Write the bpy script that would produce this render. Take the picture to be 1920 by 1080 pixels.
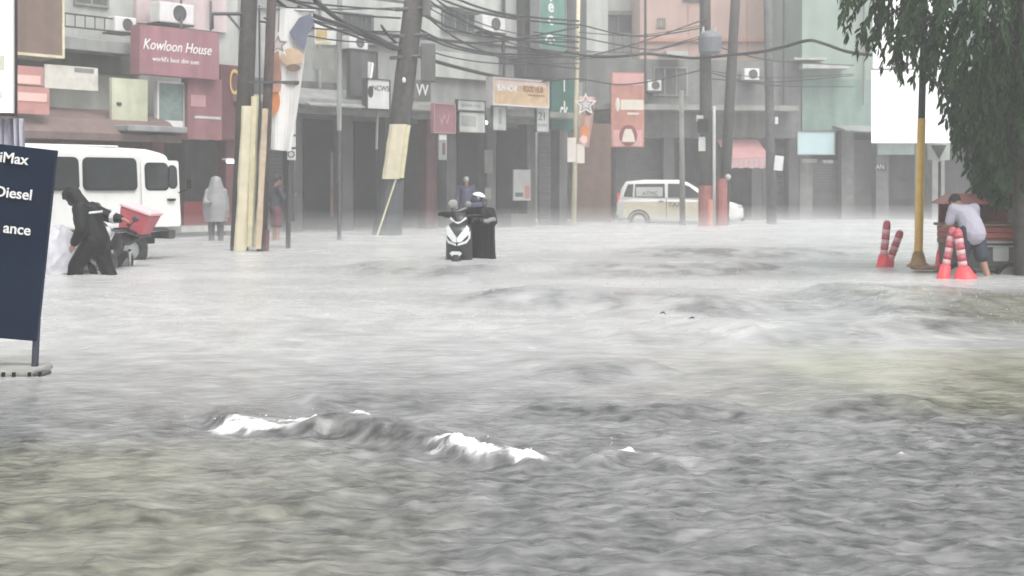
import bpy, bmesh, math, random
import numpy as np
from mathutils import Vector, Matrix, Euler
random.seed(7)
scene = bpy.context.scene
for o in list(bpy.data.objects): bpy.data.objects.remove(o)
col = scene.collection
R = math.radians

# ------------------------------------------------------------------ camera, sky, light, exposure
FPX, HOR, CAMH = 2600.0, 355.0, 1.2          # focal length and horizon row of the 1920 px wide picture, height above the water
cam_d = bpy.data.cameras.new('camera'); cam = bpy.data.objects.new('camera', cam_d); col.objects.link(cam)
cam.location = (0, 0, CAMH); cam.rotation_euler = (R(90), 0, 0)
cam_d.sensor_width = 36; cam_d.lens = FPX / 1920 * 36; cam_d.shift_y = -(540 - HOR) / 1920
cam_d.dof.use_dof = True; cam_d.dof.focus_distance = 7.5; cam_d.dof.aperture_fstop = 5.6      # soft hand-held video lens
cam_d.clip_start = 0.1; cam_d.clip_end = 2000
scene.camera = cam

SUN_EL, SUN_ROT = R(62), R(150)
wd = bpy.data.worlds.new('World'); scene.world = wd; wd.use_nodes = True
nt = wd.node_tree; nt.nodes.clear()
sky = nt.nodes.new('ShaderNodeTexSky'); sky.sky_type = 'NISHITA'; sky.sun_disc = False
sky.sun_elevation = SUN_EL; sky.sun_rotation = SUN_ROT; sky.air_density = 1.0; sky.dust_density = 6.0; sky.ozone_density = 1.0
hsv = nt.nodes.new('ShaderNodeHueSaturation'); hsv.inputs['Saturation'].default_value = 0.12     # overcast: cloud takes the blue out
bg = nt.nodes.new('ShaderNodeBackground'); bg.inputs['Strength'].default_value = 0.10
wo = nt.nodes.new('ShaderNodeOutputWorld')
nt.links.new(sky.outputs[0], hsv.inputs['Color']); nt.links.new(hsv.outputs[0], bg.inputs['Color']); nt.links.new(bg.outputs[0], wo.inputs['Surface'])

sd = bpy.data.lights.new('sun', 'SUN'); sd.energy = 0.6; sd.angle = R(40); sd.color = (1, .985, .96)
sun = bpy.data.objects.new('sun', sd); col.objects.link(sun)
sdir = Vector((math.sin(SUN_ROT) * math.cos(SUN_EL), math.cos(SUN_ROT) * math.cos(SUN_EL), math.sin(SUN_EL)))
sun.location = sdir * 40; sun.rotation_euler = sdir.to_track_quat('Z', 'Y').to_euler()

vs = scene.view_settings
vs.view_transform = 'Standard'; vs.look = 'None'; vs.gamma = 1; vs.use_curve_mapping = False; vs.exposure = 1.18
scene.render.engine = 'CYCLES'
cy = scene.cycles
cy.use_denoising = True; cy.max_bounces = 6; cy.diffuse_bounces = 3; cy.glossy_bounces = 3; cy.volume_bounces = 2
cy.transparent_max_bounces = 12; cy.caustics_reflective = False; cy.caustics_refractive = False; cy.sample_clamp_indirect = 4

# ------------------------------------------------------------------ helpers
GROUND = -0.33
def W(px, py, D): return Vector(((px - 960) * D / FPX, D, CAMH + (HOR - py) * D / FPX))
def DW(py): return FPX * CAMH / (py - HOR)              # how far away a point of the water is

_m = {}
def mat(name, c, rough=.6, var=.12, scale=3.0, metal=0.0, bump=0.0, bscale=40.0, streak=0.0, emit=0.0, spec=.5, trans=0.0, alpha=1.0, coat=0.0):
    if name in _m: return _m[name]
    m = bpy.data.materials.new(name); m.use_nodes = True; t = m.node_tree; b = t.nodes['Principled BSDF']
    L = t.links.new
    tc = t.nodes.new('ShaderNodeTexCoord')
    n = t.nodes.new('ShaderNodeTexNoise'); n.inputs['Scale'].default_value = scale; n.inputs['Detail'].default_value = 6; n.inputs['Roughness'].default_value = .65
    L(tc.outputs['Object'], n.inputs['Vector'])
    rmp = t.nodes.new('ShaderNodeValToRGB')
    rmp.color_ramp.elements[0].position = .3; rmp.color_ramp.elements[1].position = .7
    rmp.color_ramp.elements[0].color = (*[max(0, x * (1 - var)) for x in c], 1); rmp.color_ramp.elements[1].color = (*[min(1, x * (1 + var)) for x in c], 1)
    L(n.outputs['Fac'], rmp.inputs['Fac']); out = rmp.outputs[0]
    if streak:                                            # rain-run dirt: noise stretched along z
        mp = t.nodes.new('ShaderNodeMapping'); mp.inputs['Scale'].default_value = (1.6, 1.6, .25); L(tc.outputs['Object'], mp.inputs['Vector'])
        n2 = t.nodes.new('ShaderNodeTexNoise'); n2.inputs['Scale'].default_value = 1.6; n2.inputs['Detail'].default_value = 5; L(mp.outputs[0], n2.inputs['Vector'])
        r2 = t.nodes.new('ShaderNodeValToRGB'); r2.color_ramp.elements[0].position = .38; r2.color_ramp.elements[1].position = .62
        r2.color_ramp.elements[0].color = (1 - streak * .7,) * 3 + (1,); r2.color_ramp.elements[1].color = (1, 1, 1, 1); L(n2.outputs['Fac'], r2.inputs['Fac'])
        mx = t.nodes.new('ShaderNodeMixRGB'); mx.blend_type = 'MULTIPLY'; mx.inputs['Fac'].default_value = 1; L(out, mx.inputs[1]); L(r2.outputs[0], mx.inputs[2]); out = mx.outputs[0]
    L(out, b.inputs['Base Color'])
    b.inputs['Roughness'].default_value = rough; b.inputs['Metallic'].default_value = metal; b.inputs['Specular IOR Level'].default_value = spec
    b.inputs['Coat Weight'].default_value = coat; b.inputs['Coat Roughness'].default_value = .1
    if trans: b.inputs['Transmission Weight'].default_value = trans
    if alpha < 1: b.inputs['Alpha'].default_value = alpha
    if bump:
        nb = t.nodes.new('ShaderNodeTexNoise'); nb.inputs['Scale'].default_value = bscale; nb.inputs['Detail'].default_value = 4; L(tc.outputs['Object'], nb.inputs['Vector'])
        bp = t.nodes.new('ShaderNodeBump'); bp.inputs['Strength'].default_value = bump; bp.inputs['Distance'].default_value = .02; L(nb.outputs['Fac'], bp.inputs['Height']); L(bp.outputs[0], b.inputs['Normal'])
    if emit:
        b.inputs['Emission Color'].default_value = (*c, 1); b.inputs['Emission Strength'].default_value = emit
    _m[name] = m; return m

def tag(o, label=None, cat=None, group=None, kind=None):
    if label: o['label'] = label
    if cat: o['category'] = cat
    if group: o['group'] = group
    if kind: o['kind'] = kind
    return o
def thing(name, label, cat, loc=(0, 0, 0), rot=(0, 0, 0), group=None):
    o = bpy.data.objects.new(name, None); col.objects.link(o); o.location = loc; o.rotation_euler = rot; o.empty_display_size = .2
    return tag(o, label, cat, group)
def PM(o): return Matrix.LocRotScale(o.location, o.rotation_euler.to_quaternion(), o.scale)

class MB:
    def __init__(s): s.v = []; s.f = []
    def add(s, vs_, fs): b = len(s.v); s.v += [Vector(p) for p in vs_]; s.f += [tuple(i + b for i in q) for q in fs]; return s
    def hexa(s, p): return s.add(p, [(0, 3, 2, 1), (4, 5, 6, 7), (0, 1, 5, 4), (1, 2, 6, 5), (2, 3, 7, 6), (3, 0, 4, 7)])
    def box(s, c, sz, M=None):
        x, y, z = [k / 2 for k in sz]; c = Vector(c)
        p = [Vector(q) for q in ((-x, -y, -z), (x, -y, -z), (x, y, -z), (-x, y, -z), (-x, -y, z), (x, -y, z), (x, y, z), (-x, y, z))]
        return s.hexa([c + (M @ q if M else q) for q in p])
    def b2(s, a, b):
        a, b = Vector(a), Vector(b); return s.box((a + b) / 2, [abs(q) for q in (b - a)])
    def loft(s, rings, cap=True, closed=True):
        n = len(rings[0]); b = len(s.v)
        for r in rings: s.v += [Vector(p) for p in r]
        for i in range(len(rings) - 1):
            for j in range(n if closed else n - 1):
                k = (j + 1) % n; s.f.append((b + i * n + j, b + i * n + k, b + (i + 1) * n + k, b + (i + 1) * n + j))
        if cap and closed: s.f.append(tuple(b + j for j in range(n))[::-1]); s.f.append(tuple(b + (len(rings) - 1) * n + j for j in range(n)))
        return s
    def tube(s, pts, rad, n=10, cap=True):
        pts = [Vector(p) for p in pts]
        if not hasattr(rad, '__len__'): rad = [rad] * len(pts)
        rings = []; up = None
        for i, p in enumerate(pts):
            d = (pts[min(i + 1, len(pts) - 1)] - pts[max(i - 1, 0)]).normalized()
            if up is None: up = Vector((0, 0, 1)) if abs(d.z) < .9 else Vector((1, 0, 0))
            a = d.cross(up).normalized(); b = a.cross(d).normalized(); up = b
            rings.append([p + (a * math.cos(t) + b * math.sin(t)) * rad[i] for t in [2 * math.pi * k / n for k in range(n)]])
        return s.loft(rings, cap)
    def ell(s, c, r, M=None, nu=12, nv=8):
        if not hasattr(r, '__len__'): r = (r, r, r)
        c = Vector(c); rings = []
        for i in range(1, nv):
            a = math.pi * i / nv
            q = [Vector((r[0] * math.sin(a) * math.cos(2 * math.pi * k / nu), r[1] * math.sin(a) * math.sin(2 * math.pi * k / nu), -r[2] * math.cos(a))) for k in range(nu)]
            rings.append([c + (M @ x if M else x) for x in q])
        b = len(s.v); s.loft(rings, cap=False)
        z = Vector((0, 0, r[2])); lo, hi = c - (M @ z if M else z), c + (M @ z if M else z)
        s.v += [lo, hi]; L = len(s.v); m = (nv - 2) * nu
        for k in range(nu): s.f.append((L - 2, b + (k + 1) % nu, b + k)); s.f.append((L - 1, b + m + k, b + m + (k + 1) % nu))
        return s
    def cap(s, a, b, ra, rb=None, n=10):
        rb = ra if rb is None else rb
        s.tube([a, b], [ra, rb], n); s.ell(a, ra, nu=n, nv=6); s.ell(b, rb, nu=n, nv=6); return s
    def chain(s, pts, rads):
        for i in range(len(pts) - 1): s.cap(pts[i], pts[i + 1], rads[i], rads[i + 1])
        return s
    def prism(s, pts, o, u, v, d):                        # outline pts (a,b) in the frame o + a*u + b*v, pushed along d
        o, u, v, d = Vector(o), Vector(u), Vector(v), Vector(d)
        A = [o + u * a + v * b for a, b in pts]; return s.loft([A, [p + d for p in A]])
    def build(s, name, m, parent=None, world=False, smooth=False, bevel=0.0, seg=2, sub=0):
        me = bpy.data.meshes.new(name); me.from_pydata([tuple(p) for p in s.v], [], s.f); me.update()
        o = bpy.data.objects.new(name, me); col.objects.link(o)
        return finish(o, m, parent, world, smooth, bevel, seg, sub)
def fix_normals(me):
    bm = bmesh.new(); bm.from_mesh(me); bmesh.ops.recalc_face_normals(bm, faces=bm.faces); bm.to_mesh(me); bm.free()
def finish(o, m, parent, world, smooth, bevel=0, seg=2, sub=0):
    me = o.data; fix_normals(me)
    if m: me.materials.clear(); me.materials.append(m)
    if parent:
        o.parent = parent
        if world: o.matrix_parent_inverse = PM(parent).inverted()
    if smooth:
        for p in me.polygons: p.use_smooth = True
    if bevel:
        k = o.modifiers.new('bevel', 'BEVEL'); k.width = bevel; k.segments = seg; k.limit_method = 'ANGLE'; k.angle_limit = R(40)
    if sub: k = o.modifiers.new('sub', 'SUBSURF'); k.levels = sub; k.render_levels = sub
    return o
def blob(name, mb, voxel, m, parent, world=False, it=4):  # overlapping limbs grown into one continuous skin
    me = bpy.data.meshes.new(name); me.from_pydata([tuple(p) for p in mb.v], [], mb.f); fix_normals(me)
    t = bpy.data.objects.new('tmp', me); col.objects.link(t)
    k = t.modifiers.new('r', 'REMESH'); k.mode = 'VOXEL'; k.voxel_size = voxel
    k = t.modifiers.new('s', 'SMOOTH'); k.iterations = it; k.factor = .5
    dg = bpy.context.evaluated_depsgraph_get(); nm = bpy.data.meshes.new_from_object(t.evaluated_get(dg)); bpy.data.objects.remove(t)
    nm.name = name; o = bpy.data.objects.new(name, nm); col.objects.link(o)
    return finish(o, m, parent, world, True)
def text(name, s, size, o, u, v, m, parent, world=True, depth=.006, shear=0.0, bold=0.0, align='CENTER', sx=1.0):
    cu = bpy.data.curves.new('t', 'FONT'); cu.body = s; cu.size = size; cu.extrude = depth; cu.shear = shear; cu.offset = bold; cu.align_x = align; cu.align_y = 'CENTER'; cu.resolution_u = 4
    t = bpy.data.objects.new('t', cu); col.objects.link(t)
    dg = bpy.context.evaluated_depsgraph_get(); me = bpy.data.meshes.new_from_object(t.evaluated_get(dg)); bpy.data.objects.remove(t); bpy.data.curves.remove(cu)
    u, v = Vector(u).normalized(), Vector(v).normalized(); w = u.cross(v)
    M = Matrix(((u.x * sx, v.x, w.x, o[0]), (u.y * sx, v.y, w.y, o[1]), (u.z * sx, v.z, w.z, o[2]), (0, 0, 0, 1)))
    me.transform(M); me.name = name; ob = bpy.data.objects.new(name, me); col.objects.link(ob)
    me.materials.clear(); me.materials.append(m)
    if parent:
        ob.parent = parent
        if world: ob.matrix_parent_inverse = PM(parent).inverted()
    return ob

class Fac:                                                # an upright building front from p0 (left) to p1 (right)
    def __init__(s, px0, D0, px1, D1):
        s.p0 = Vector((W(px0, 0, D0).x, D0)); s.p1 = Vector((W(px1, 0, D1).x, D1)); s.d = (s.p1 - s.p0).normalized()
        s.L = (s.p1 - s.p0).length; s.n = Vector((s.d.y, -s.d.x)); s.u = Vector((s.d.x, s.d.y, 0)); s.out = Vector((s.n.x, s.n.y, 0))
    def s(s, px, off=0.0):
        r = Vector(((px - 960) / FPX, 1)); q = s.p0 + s.n * off
        return (r.x * q.y - r.y * q.x) / (s.d.x * r.y - s.d.y * r.x)
    def P(s, px, py, off=0.0):
        k = s.p0 + s.n * off + s.d * s.s(px, off); return Vector((k.x, k.y, CAMH + (HOR - py) * k.y / FPX))
    def A(s, a, z, off=0.0): k = s.p0 + s.n * off + s.d * a; return Vector((k.x, k.y, z))
    def rect(s, px0, py0, px1, py1, off):
        a0, a1 = s.s(px0, off), s.s(px1, off); D = (s.A(a0, 0, off).y + s.A(a1, 0, off).y) / 2
        return a0, a1, CAMH + (HOR - py1) * D / FPX, CAMH + (HOR - py0) * D / FPX
    def box(s, mb, a0, a1, z0, z1, o0, o1):
        return mb.hexa([s.A(a0, z0, o1), s.A(a1, z0, o1), s.A(a1, z0, o0), s.A(a0, z0, o0), s.A(a0, z1, o1), s.A(a1, z1, o1), s.A(a1, z1, o0), s.A(a0, z1, o0)])
    def pbox(s, mb, px0, py0, px1, py1, o0, o1): a0, a1, z0, z1 = s.rect(px0, py0, px1, py1, o1); return s.box(mb, a0, a1, z0, z1, o0, o1)

# ------------------------------------------------------------------ colours of the place
M_conc = mat('concrete', (.30, .30, .28), .85, .2, 2.0, streak=.35, bump=.15)
M_pale = mat('pale_render', (.50, .52, .49), .8, .1, 1.5, streak=.3)
M_grey = mat('grey_render', (.33, .34, .33), .8, .15, 1.5, streak=.35)
M_dgrey = mat('dark_grey_render', (.13, .135, .13), .8, .25, 1.5, streak=.4)
M_dark = mat('dark_interior', (.035, .036, .036), .8, .3, 2.0)
M_maroon = mat('maroon_paint', (.15, .055, .065), .6, .2, 2.0, streak=.3)
M_red = mat('red_sign', (.35, .17, .195), .45, .14, 2.0, streak=.3)
M_salmon = mat('salmon_render', (.55, .39, .345), .8, .08, 1.0, streak=.15)
M_green = mat('mint_render', (.32, .40, .35), .8, .08, 1.0, streak=.15)
M_dgreen = mat('green_sign', (.05, .15, .12), .5, .15, streak=.3)
M_white = mat('white_paint', (.78, .78, .77), .5, .08, 4, streak=.18)
M_cream = mat('cream_paint', (.68, .62, .45), .6, .12, 4, streak=.2)
M_yellow = mat('yellow_paint', (.86, .56, .14), .45, .10, 6, streak=.08)
M_brown = mat('brown_panel', (.20, .14, .11), .7, .15, streak=.25)
M_black = mat('black_plastic', (.012, .012, .014), .45, .2, spec=.25)
M_steel = mat('galvanised', (.42, .43, .44), .45, .15, metal=.7)
M_dsteel = mat('dark_steel', (.09, .09, .095), .5, .2, metal=.4)
M_tyre = mat('tyre_rubber', (.02, .02, .02), .8, .2, bump=.2, bscale=60)
M_glass = mat('dark_glass', (.03, .034, .036), .08, .2, spec=.6)
M_glassr = mat('window_glass', (.10, .12, .12), .1, .3, spec=.6)
M_wood = mat('pole_timber', (.075, .07, .065), .85, .35, 8, streak=.4, bump=.3)
M_roof = mat('roof_sheet', (.30, .31, .31), .5, .15, streak=.35)
M_skin = mat('skin', (.33, .19, .13), .5, .08)
M_hair = mat('hair', (.012, .011, .01), .6, .2)
M_wire = mat('cable_rubber', (.03, .03, .032), .6, .2)
M_orange = mat('orange_print', (.68, .24, .08), .6, .15)
M_navy = mat('navy_print', (.035, .05, .10), .6, .15)
M_safety = mat('safety_red', (.80, .085, .10), .5, .08)
M_letter = mat('white_lettering', (.82, .82, .80), .5, .03)
M_ink = mat('dark_lettering', (.05, .05, .055), .6, .1)

# ------------------------------------------------------------------ ground and flood water
mb = MB().b2((-150, -150, GROUND - .3), (150, 150, GROUND)); g = mb.build('ground', mat('asphalt', (.05, .05, .05), .9, .3, 4, bump=.3)); tag(g, kind='structure')
mb = MB().prism([(-22, 20.3), (-8.6, 20.3), (-4.6, 27.6), (-4.9, 33), (22, 51.5), (22, 60), (-40, 60), (-40, 20.3)], (0, 0, GROUND + .001), (1, 0, 0), (0, 1, 0), (0, 0, .15))
g = mb.build('pavement', M_conc); tag(g, kind='structure')

rng = np.random.RandomState(3)
PERM = rng.permutation(512); GA = rng.rand(512) * 2 * np.pi; GX, GY = np.cos(GA), np.sin(GA)
def perlin(x, y):
    xi, yi = np.floor(x).astype(np.int64), np.floor(y).astype(np.int64); xf, yf = x - xi, y - yi
    def g(ix, iy, dx, dy): h = PERM[(PERM[ix & 511] + iy) & 511]; return GX[h] * dx + GY[h] * dy
    u, v = xf ** 3 * (xf * (xf * 6 - 15) + 10), yf ** 3 * (yf * (yf * 6 - 15) + 10)
    a = g(xi, yi, xf, yf); b = g(xi + 1, yi, xf - 1, yf); c = g(xi, yi + 1, xf, yf - 1); d = g(xi + 1, yi + 1, xf - 1, yf - 1)
    return (a + u * (b - a)) * (1 - v) + (c + u * (d - c)) * v * 1.0
def sstep(a, b, x): t = np.clip((x - a) / (b - a), 0, 1); return t * t * (3 - 2 * t)
def wpt(px, py): D = DW(py); return ((px - 960) * D / FPX, D)
# standing waves in the current: outline in plan, height, width, foam
RIDGES = [([(330, 790), (400, 783), (520, 808), (620, 806), (760, 822), (830, 836), (905, 862), (985, 884), (1060, 884)], .065, .11, .16),
          ([(1080, 888), (1160, 862), (1245, 866), (1330, 890)], .045, .09, .3),
          ([(545, 815), (620, 806), (700, 814), (800, 832)], .06, .075, .0), ([(560, 760), (690, 752), (800, 748)], .045, .15, .0), ([(960, 772), (1200, 776), (1420, 770)], .045, .2, .0),
          ([(840, 552), (1060, 562), (1190, 556), (1330, 572), (1600, 566)], .13, .85, .0), ([(1480, 548), (1640, 556), (1760, 566), (1990, 560)], .17, .95, .1),
          ([(1560, 572), (1700, 580), (1930, 578)], .14, .75, .0), ([(1370, 632), (1500, 626), (1650, 612), (1990, 606)], .12, .62, .1),
          ([(1000, 702), (1130, 696), (1260, 690)], .06, .32, .0), ([(1120, 636), (1330, 628), (1400, 634)], .07, .36, .3),
          ([(640, 497), (760, 500), (1010, 508)], .11, 1.2, .0), ([(1150, 470), (1400, 474), (1560, 470)], .10, 1.7, .0),
          ([(1030, 502), (1300, 506), (1480, 502)], .09, 1.2, .0), ([(-60, 958), (200, 962), (520, 966), (640, 960)], .035, .10, .0),
          ([(120, 1068), (260, 1074), (420, 1068)], .02, .04, .0), ([(-80, 846), (160, 846), (330, 850)], .02, .07, .0), ([(1480, 772), (1640, 764), (1780, 772)], .05, .2, .0)]
NR, NC = 1000, 800
yy = 2.4 * (56.5 / 2.4) ** np.linspace(0, 1, NR); uu = np.linspace(-1, 1, NC)
X = uu[None, :] * (2.5 + .5 * yy[:, None]); Y = np.repeat(yy[:, None], NC, 1)
wx = X + .12 * perlin(X * 1.3, Y * 1.3 + 7); wy = Y + .12 * perlin(X * 1.3 + 31, Y * 1.3)
rough = .36 + .64 * sstep(8.2, 6.2, Y) * sstep(-1.6, .1, X + .35 * perlin(X * .6, Y * .6) + .10 * (Y - 5)) + .30 * sstep(9.5, 6, Y)
rough = np.clip(rough + .30 * perlin(X * .7 + 3, Y * .35), .12, 1.1)
Z = rough * (.020 * perlin(wx * 2.6, wy * 3.6) + .019 * perlin(wx * 4.6 + 9, wy * 8.2) + .016 * perlin(wx * 9.5 + 4, wy * 17) * sstep(28, 13, Y) + .007 * perlin(wx * 19, wy * 33) * sstep(12, 6, Y))
Z += .026 * perlin(X * .55 + 5, Y * .7) * sstep(5, 14, Y) + .020 * perlin(wx * 1.2, wy * 1.3 + 2) * sstep(6, 12, Y)
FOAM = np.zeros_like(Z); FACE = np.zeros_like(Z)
jx = X + .05 * perlin(X * 6 + 2, Y * 6) + .16 * perlin(X * 1.8, Y * 1.8 + 5); jy = Y + .05 * perlin(X * 7, Y * 7 + 3) + .12 * perlin(X * 2.1 + 8, Y * 2.1)
for pts, amp, wid, fo in RIDGES:
    P_ = [wpt(*p) for p in pts]; best = np.full_like(Z, 1e9); sgn = np.zeros_like(Z); tt = np.zeros_like(Z); n = len(P_) - 1
    for i in range(n):
        (ax, ay), (bx, by) = P_[i], P_[i + 1]; dx, dy = bx - ax, by - ay; L2 = dx * dx + dy * dy
        t = np.clip(((jx - ax) * dx + (jy - ay) * dy) / L2, 0, 1); qx, qy = jx - ax - t * dx, jy - ay - t * dy; d = np.hypot(qx, qy)
        k = d < best; best = np.where(k, d, best); sgn = np.where(k, qy, sgn); tt = np.where(k, (i + t) / n, tt)
    ends = sstep(0, .16, tt) * sstep(1, .84, tt); w = np.where(sgn < 0, wid * .65, wid * 1.9)      # steep face towards the viewer
    mod = .65 + .9 * perlin(X * 1.3 / wid * .25 + 3, Y * .3)
    prof = np.exp(-(best / w) ** 2) * ends
    Z += amp * prof * np.clip(mod, .2, 1.6) - .35 * amp * np.exp(-((sgn + wid * 1.25) / (wid * .8)) ** 2) * np.exp(-(best / (wid * 2.4)) ** 2) * ends
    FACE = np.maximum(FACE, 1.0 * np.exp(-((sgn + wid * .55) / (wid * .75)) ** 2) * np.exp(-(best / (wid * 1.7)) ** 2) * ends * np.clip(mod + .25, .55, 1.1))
    if fo:
        gaps = sstep(.02, .26, perlin(X * 1.55 + 1.7, Y * 1.1 + 4) + .25 * perlin(X * 9, Y * 9) + (-.06 if fo > .6 else -.14))
        bnd = np.exp(-((sgn - wid * .9) / (wid * 1.25)) ** 2) * np.exp(-(best / (wid * 2.6)) ** 2) * ends
        FOAM = np.maximum(FOAM, fo * bnd * gaps * (.75 + .5 * perlin(X * 17, Y * 17)))
# the two whitest breaks of the foreground wave
for px, py, rx, ry, a in [(468, 803, .13, .09, 1.5), (585, 790, .15, .06, 1.3), (640, 796, .08, .05, 1.1), (850, 833, .12, .06, 1.3), (890, 843, .17, .09, 1.5), (922, 856, .10, .10, 1.3), (975, 868, .06, .12, 1.2), (1172, 853, .045, .06, 1.2), (1120, 868, .08, .02, .8), (720, 802, .09, .025, .8), (1690, 856, .02, .03, .8), (1500, 905, .03, .03, .5)]:
    cx, cy_ = wpt(px, py); q = ((jx - cx) / rx) ** 2 + ((jy - cy_) / ry) ** 2
    FOAM = np.maximum(FOAM, a * np.exp(-q) * np.clip(.85 + 1.7 * perlin(X * 8, Y * 8 + 6) + 1.2 * perlin(X * 21, Y * 18) + .8 * perlin(X * 45, Y * 38), 0, 1.5)); Z += .014 * a * np.exp(-q) * (1 + .8 * perlin(X * 20, Y * 20))
FOAM = np.clip(FOAM * 1.5 - .12, 0, 1)
Z += FOAM * (.022 * perlin(X * 21, Y * 21) + .016 * perlin(X * 44, Y * 44))
# muddier, yellower water bottom left and along the right kerb
nz = .5 * perlin(X * .9, Y * .6) + .25 * perlin(X * 2.4, Y * 2)
MUD = np.maximum(sstep(7.0, 5.9, Y + .5 * nz) * sstep(-.05, -1.5, X + 1.3 * nz), sstep(7.0, 7.7, Y + nz) * sstep(10.8, 9.6, Y + 2 * nz) * sstep(.5, 2.6, X + 1.4 * nz))
MUD = np.maximum(MUD, .8 * sstep(3.6, 4.8, X + nz) * sstep(11, 13, Y) * sstep(16.5, 15, Y))
# water whipped white with air where the rain comes down in the open, darker near the viewer; shade of the wave fronts is put into the colour
AER_SHADE = sstep(5.2, 11.8, Y + 1.3 * nz) * .85 + .20 * perlin(X * .28 + 2, Y * .6) * sstep(8, 13, Y) + .12 * perlin(X * .9, Y * 1.6 + 9) * sstep(6, 9, Y) + .30 * perlin(X * 3.2, Y * 3.6) * sstep(20, 11, Y)
AER_SHADE = AER_SHADE + .10 * sstep(0, -1.5, X) * sstep(7.5, 5.5, Y)
AER_SHADE = AER_SHADE - .55 * sstep(2.6, 4.6, X + nz) * sstep(11.5, 13.2, Y) * sstep(17.4, 15.5, Y) - .22 * sstep(1.5, 3.2, X) * sstep(12.5, 9, Y)
AER_SHADE = AER_SHADE - .25 * FACE * sstep(9, 7.5, Y)
AER_SHADE = np.clip(np.clip(AER_SHADE, 0, 1) * (1 - .85 * FACE * np.clip(.75 + 1.1 * perlin(X * 1.7 + 6, Y * 1.1) + .8 * perlin(X * 5, Y * 3), .15, 1.2)) + .5 * rough * np.maximum(0, perlin(wx * 7 + 3, wy * 8) - .12) * sstep(11, 6, Y), 0, 1)
Z *= sstep(56.5, 50, Y)
idx = np.arange(NR * NC).reshape(NR, NC)
quads = np.stack([idx[:-1, :-1], idx[:-1, 1:], idx[1:, 1:], idx[1:, :-1]], -1).reshape(-1, 4)
me = bpy.data.meshes.new('flood_water'); me.vertices.add(NR * NC); me.vertices.foreach_set('co', np.stack([X, Y, Z], -1).astype(np.float32).ravel())
me.loops.add(quads.size); me.loops.foreach_set('vertex_index', quads.astype(np.int32).ravel())
me.polygons.add(len(quads)); me.polygons.foreach_set('loop_start', np.arange(0, quads.size, 4, dtype=np.int32))
me.update(calc_edges=True); me.polygons.foreach_set('use_smooth', np.ones(len(quads), dtype=bool))
for nm, arr in (('foam', FOAM), ('mud', MUD), ('aerated_shade', AER_SHADE)):
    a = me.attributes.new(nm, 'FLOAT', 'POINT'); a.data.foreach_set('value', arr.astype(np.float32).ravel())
water = bpy.data.objects.new('flood_water', me); col.objects.link(water); tag(water, kind='structure')
def water_mat():
    m = bpy.data.materials.new('flood_water'); m.use_nodes = True; t = m.node_tree; b = t.nodes['Principled BSDF']; L = t.links.new
    tc = t.nodes.new('ShaderNodeTexCoord')
    mp = t.nodes.new('ShaderNodeMapping'); mp.inputs['Scale'].default_value = (.8, 1.9, 1); L(tc.outputs['Object'], mp.inputs['Vector'])
    n = t.nodes.new('ShaderNodeTexNoise'); n.inputs['Scale'].default_value = 9; n.inputs['Detail'].default_value = 4; n.inputs['Roughness'].default_value = .55; L(mp.outputs[0], n.inputs['Vector'])
    r = t.nodes.new('ShaderNodeValToRGB'); r.color_ramp.elements[0].position = .36; r.color_ramp.elements[1].position = .70
    r.color_ramp.elements[0].color = (.075, .077, .077, 1); r.color_ramp.elements[1].color = (.22, .223, .22, 1); L(n.outputs['Fac'], r.inputs['Fac'])
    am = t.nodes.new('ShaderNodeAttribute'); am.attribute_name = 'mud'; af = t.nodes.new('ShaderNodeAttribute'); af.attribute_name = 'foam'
    m1 = t.nodes.new('ShaderNodeMixRGB'); m1.blend_type = 'MULTIPLY'; aa = t.nodes.new('ShaderNodeAttribute'); aa.attribute_name = 'aerated_shade'; m0 = t.nodes.new('ShaderNodeMixRGB'); L(aa.outputs['Fac'], m0.inputs['Fac']); L(r.outputs[0], m0.inputs[1]); m0.inputs[2].default_value = (.485, .49, .485, 1)
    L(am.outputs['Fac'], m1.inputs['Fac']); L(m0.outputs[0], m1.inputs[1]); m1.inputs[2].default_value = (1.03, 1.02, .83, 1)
    m2 = t.nodes.new('ShaderNodeMixRGB'); L(af.outputs['Fac'], m2.inputs['Fac']); L(m1.outputs[0], m2.inputs[1]); m2.inputs[2].default_value = (.88, .89, .88, 1)
    L(m2.outputs[0], b.inputs['Base Color'])
    ro = t.nodes.new('ShaderNodeMapRange'); ro.inputs['To Min'].default_value = .13; ro.inputs['To Max'].default_value = .8; rx_ = t.nodes.new('ShaderNodeMath'); rx_.operation = 'MULTIPLY_ADD'; rx_.inputs[1].default_value = .25; rx_.use_clamp = True; L(aa.outputs['Fac'], rx_.inputs[0]); L(af.outputs['Fac'], rx_.inputs[2]); L(rx_.outputs[0], ro.inputs['Value']); L(ro.outputs[0], b.inputs['Roughness'])
    b.inputs['IOR'].default_value = 1.33
    n2 = t.nodes.new('ShaderNodeTexNoise'); n2.inputs['Scale'].default_value = 18; n2.inputs['Detail'].default_value = 5; L(mp.outputs[0], n2.inputs['Vector'])
    v = t.nodes.new('ShaderNodeTexNoise'); v.inputs['Scale'].default_value = 70; v.inputs['Detail'].default_value = 5; L(tc.outputs['Object'], v.inputs['Vector'])      # froth
    fm = t.nodes.new('ShaderNodeMath'); fm.operation = 'MULTIPLY'; L(v.outputs['Fac'], fm.inputs[0]); L(af.outputs['Fac'], fm.inputs[1])
    ad = t.nodes.new('ShaderNodeMath'); ad.operation = 'MULTIPLY_ADD'; ad.inputs[1].default_value = 1.6; L(fm.outputs[0], ad.inputs[0]); L(n2.outputs['Fac'], ad.inputs[2])
    bp = t.nodes.new('ShaderNodeBump'); bp.inputs['Strength'].default_value = .35; bp.inputs['Distance'].default_value = .02; L(ad.outputs[0], bp.inputs['Height']); L(bp.outputs[0], b.inputs['Normal'])
    return m
me.materials.append(water_mat())

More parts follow.
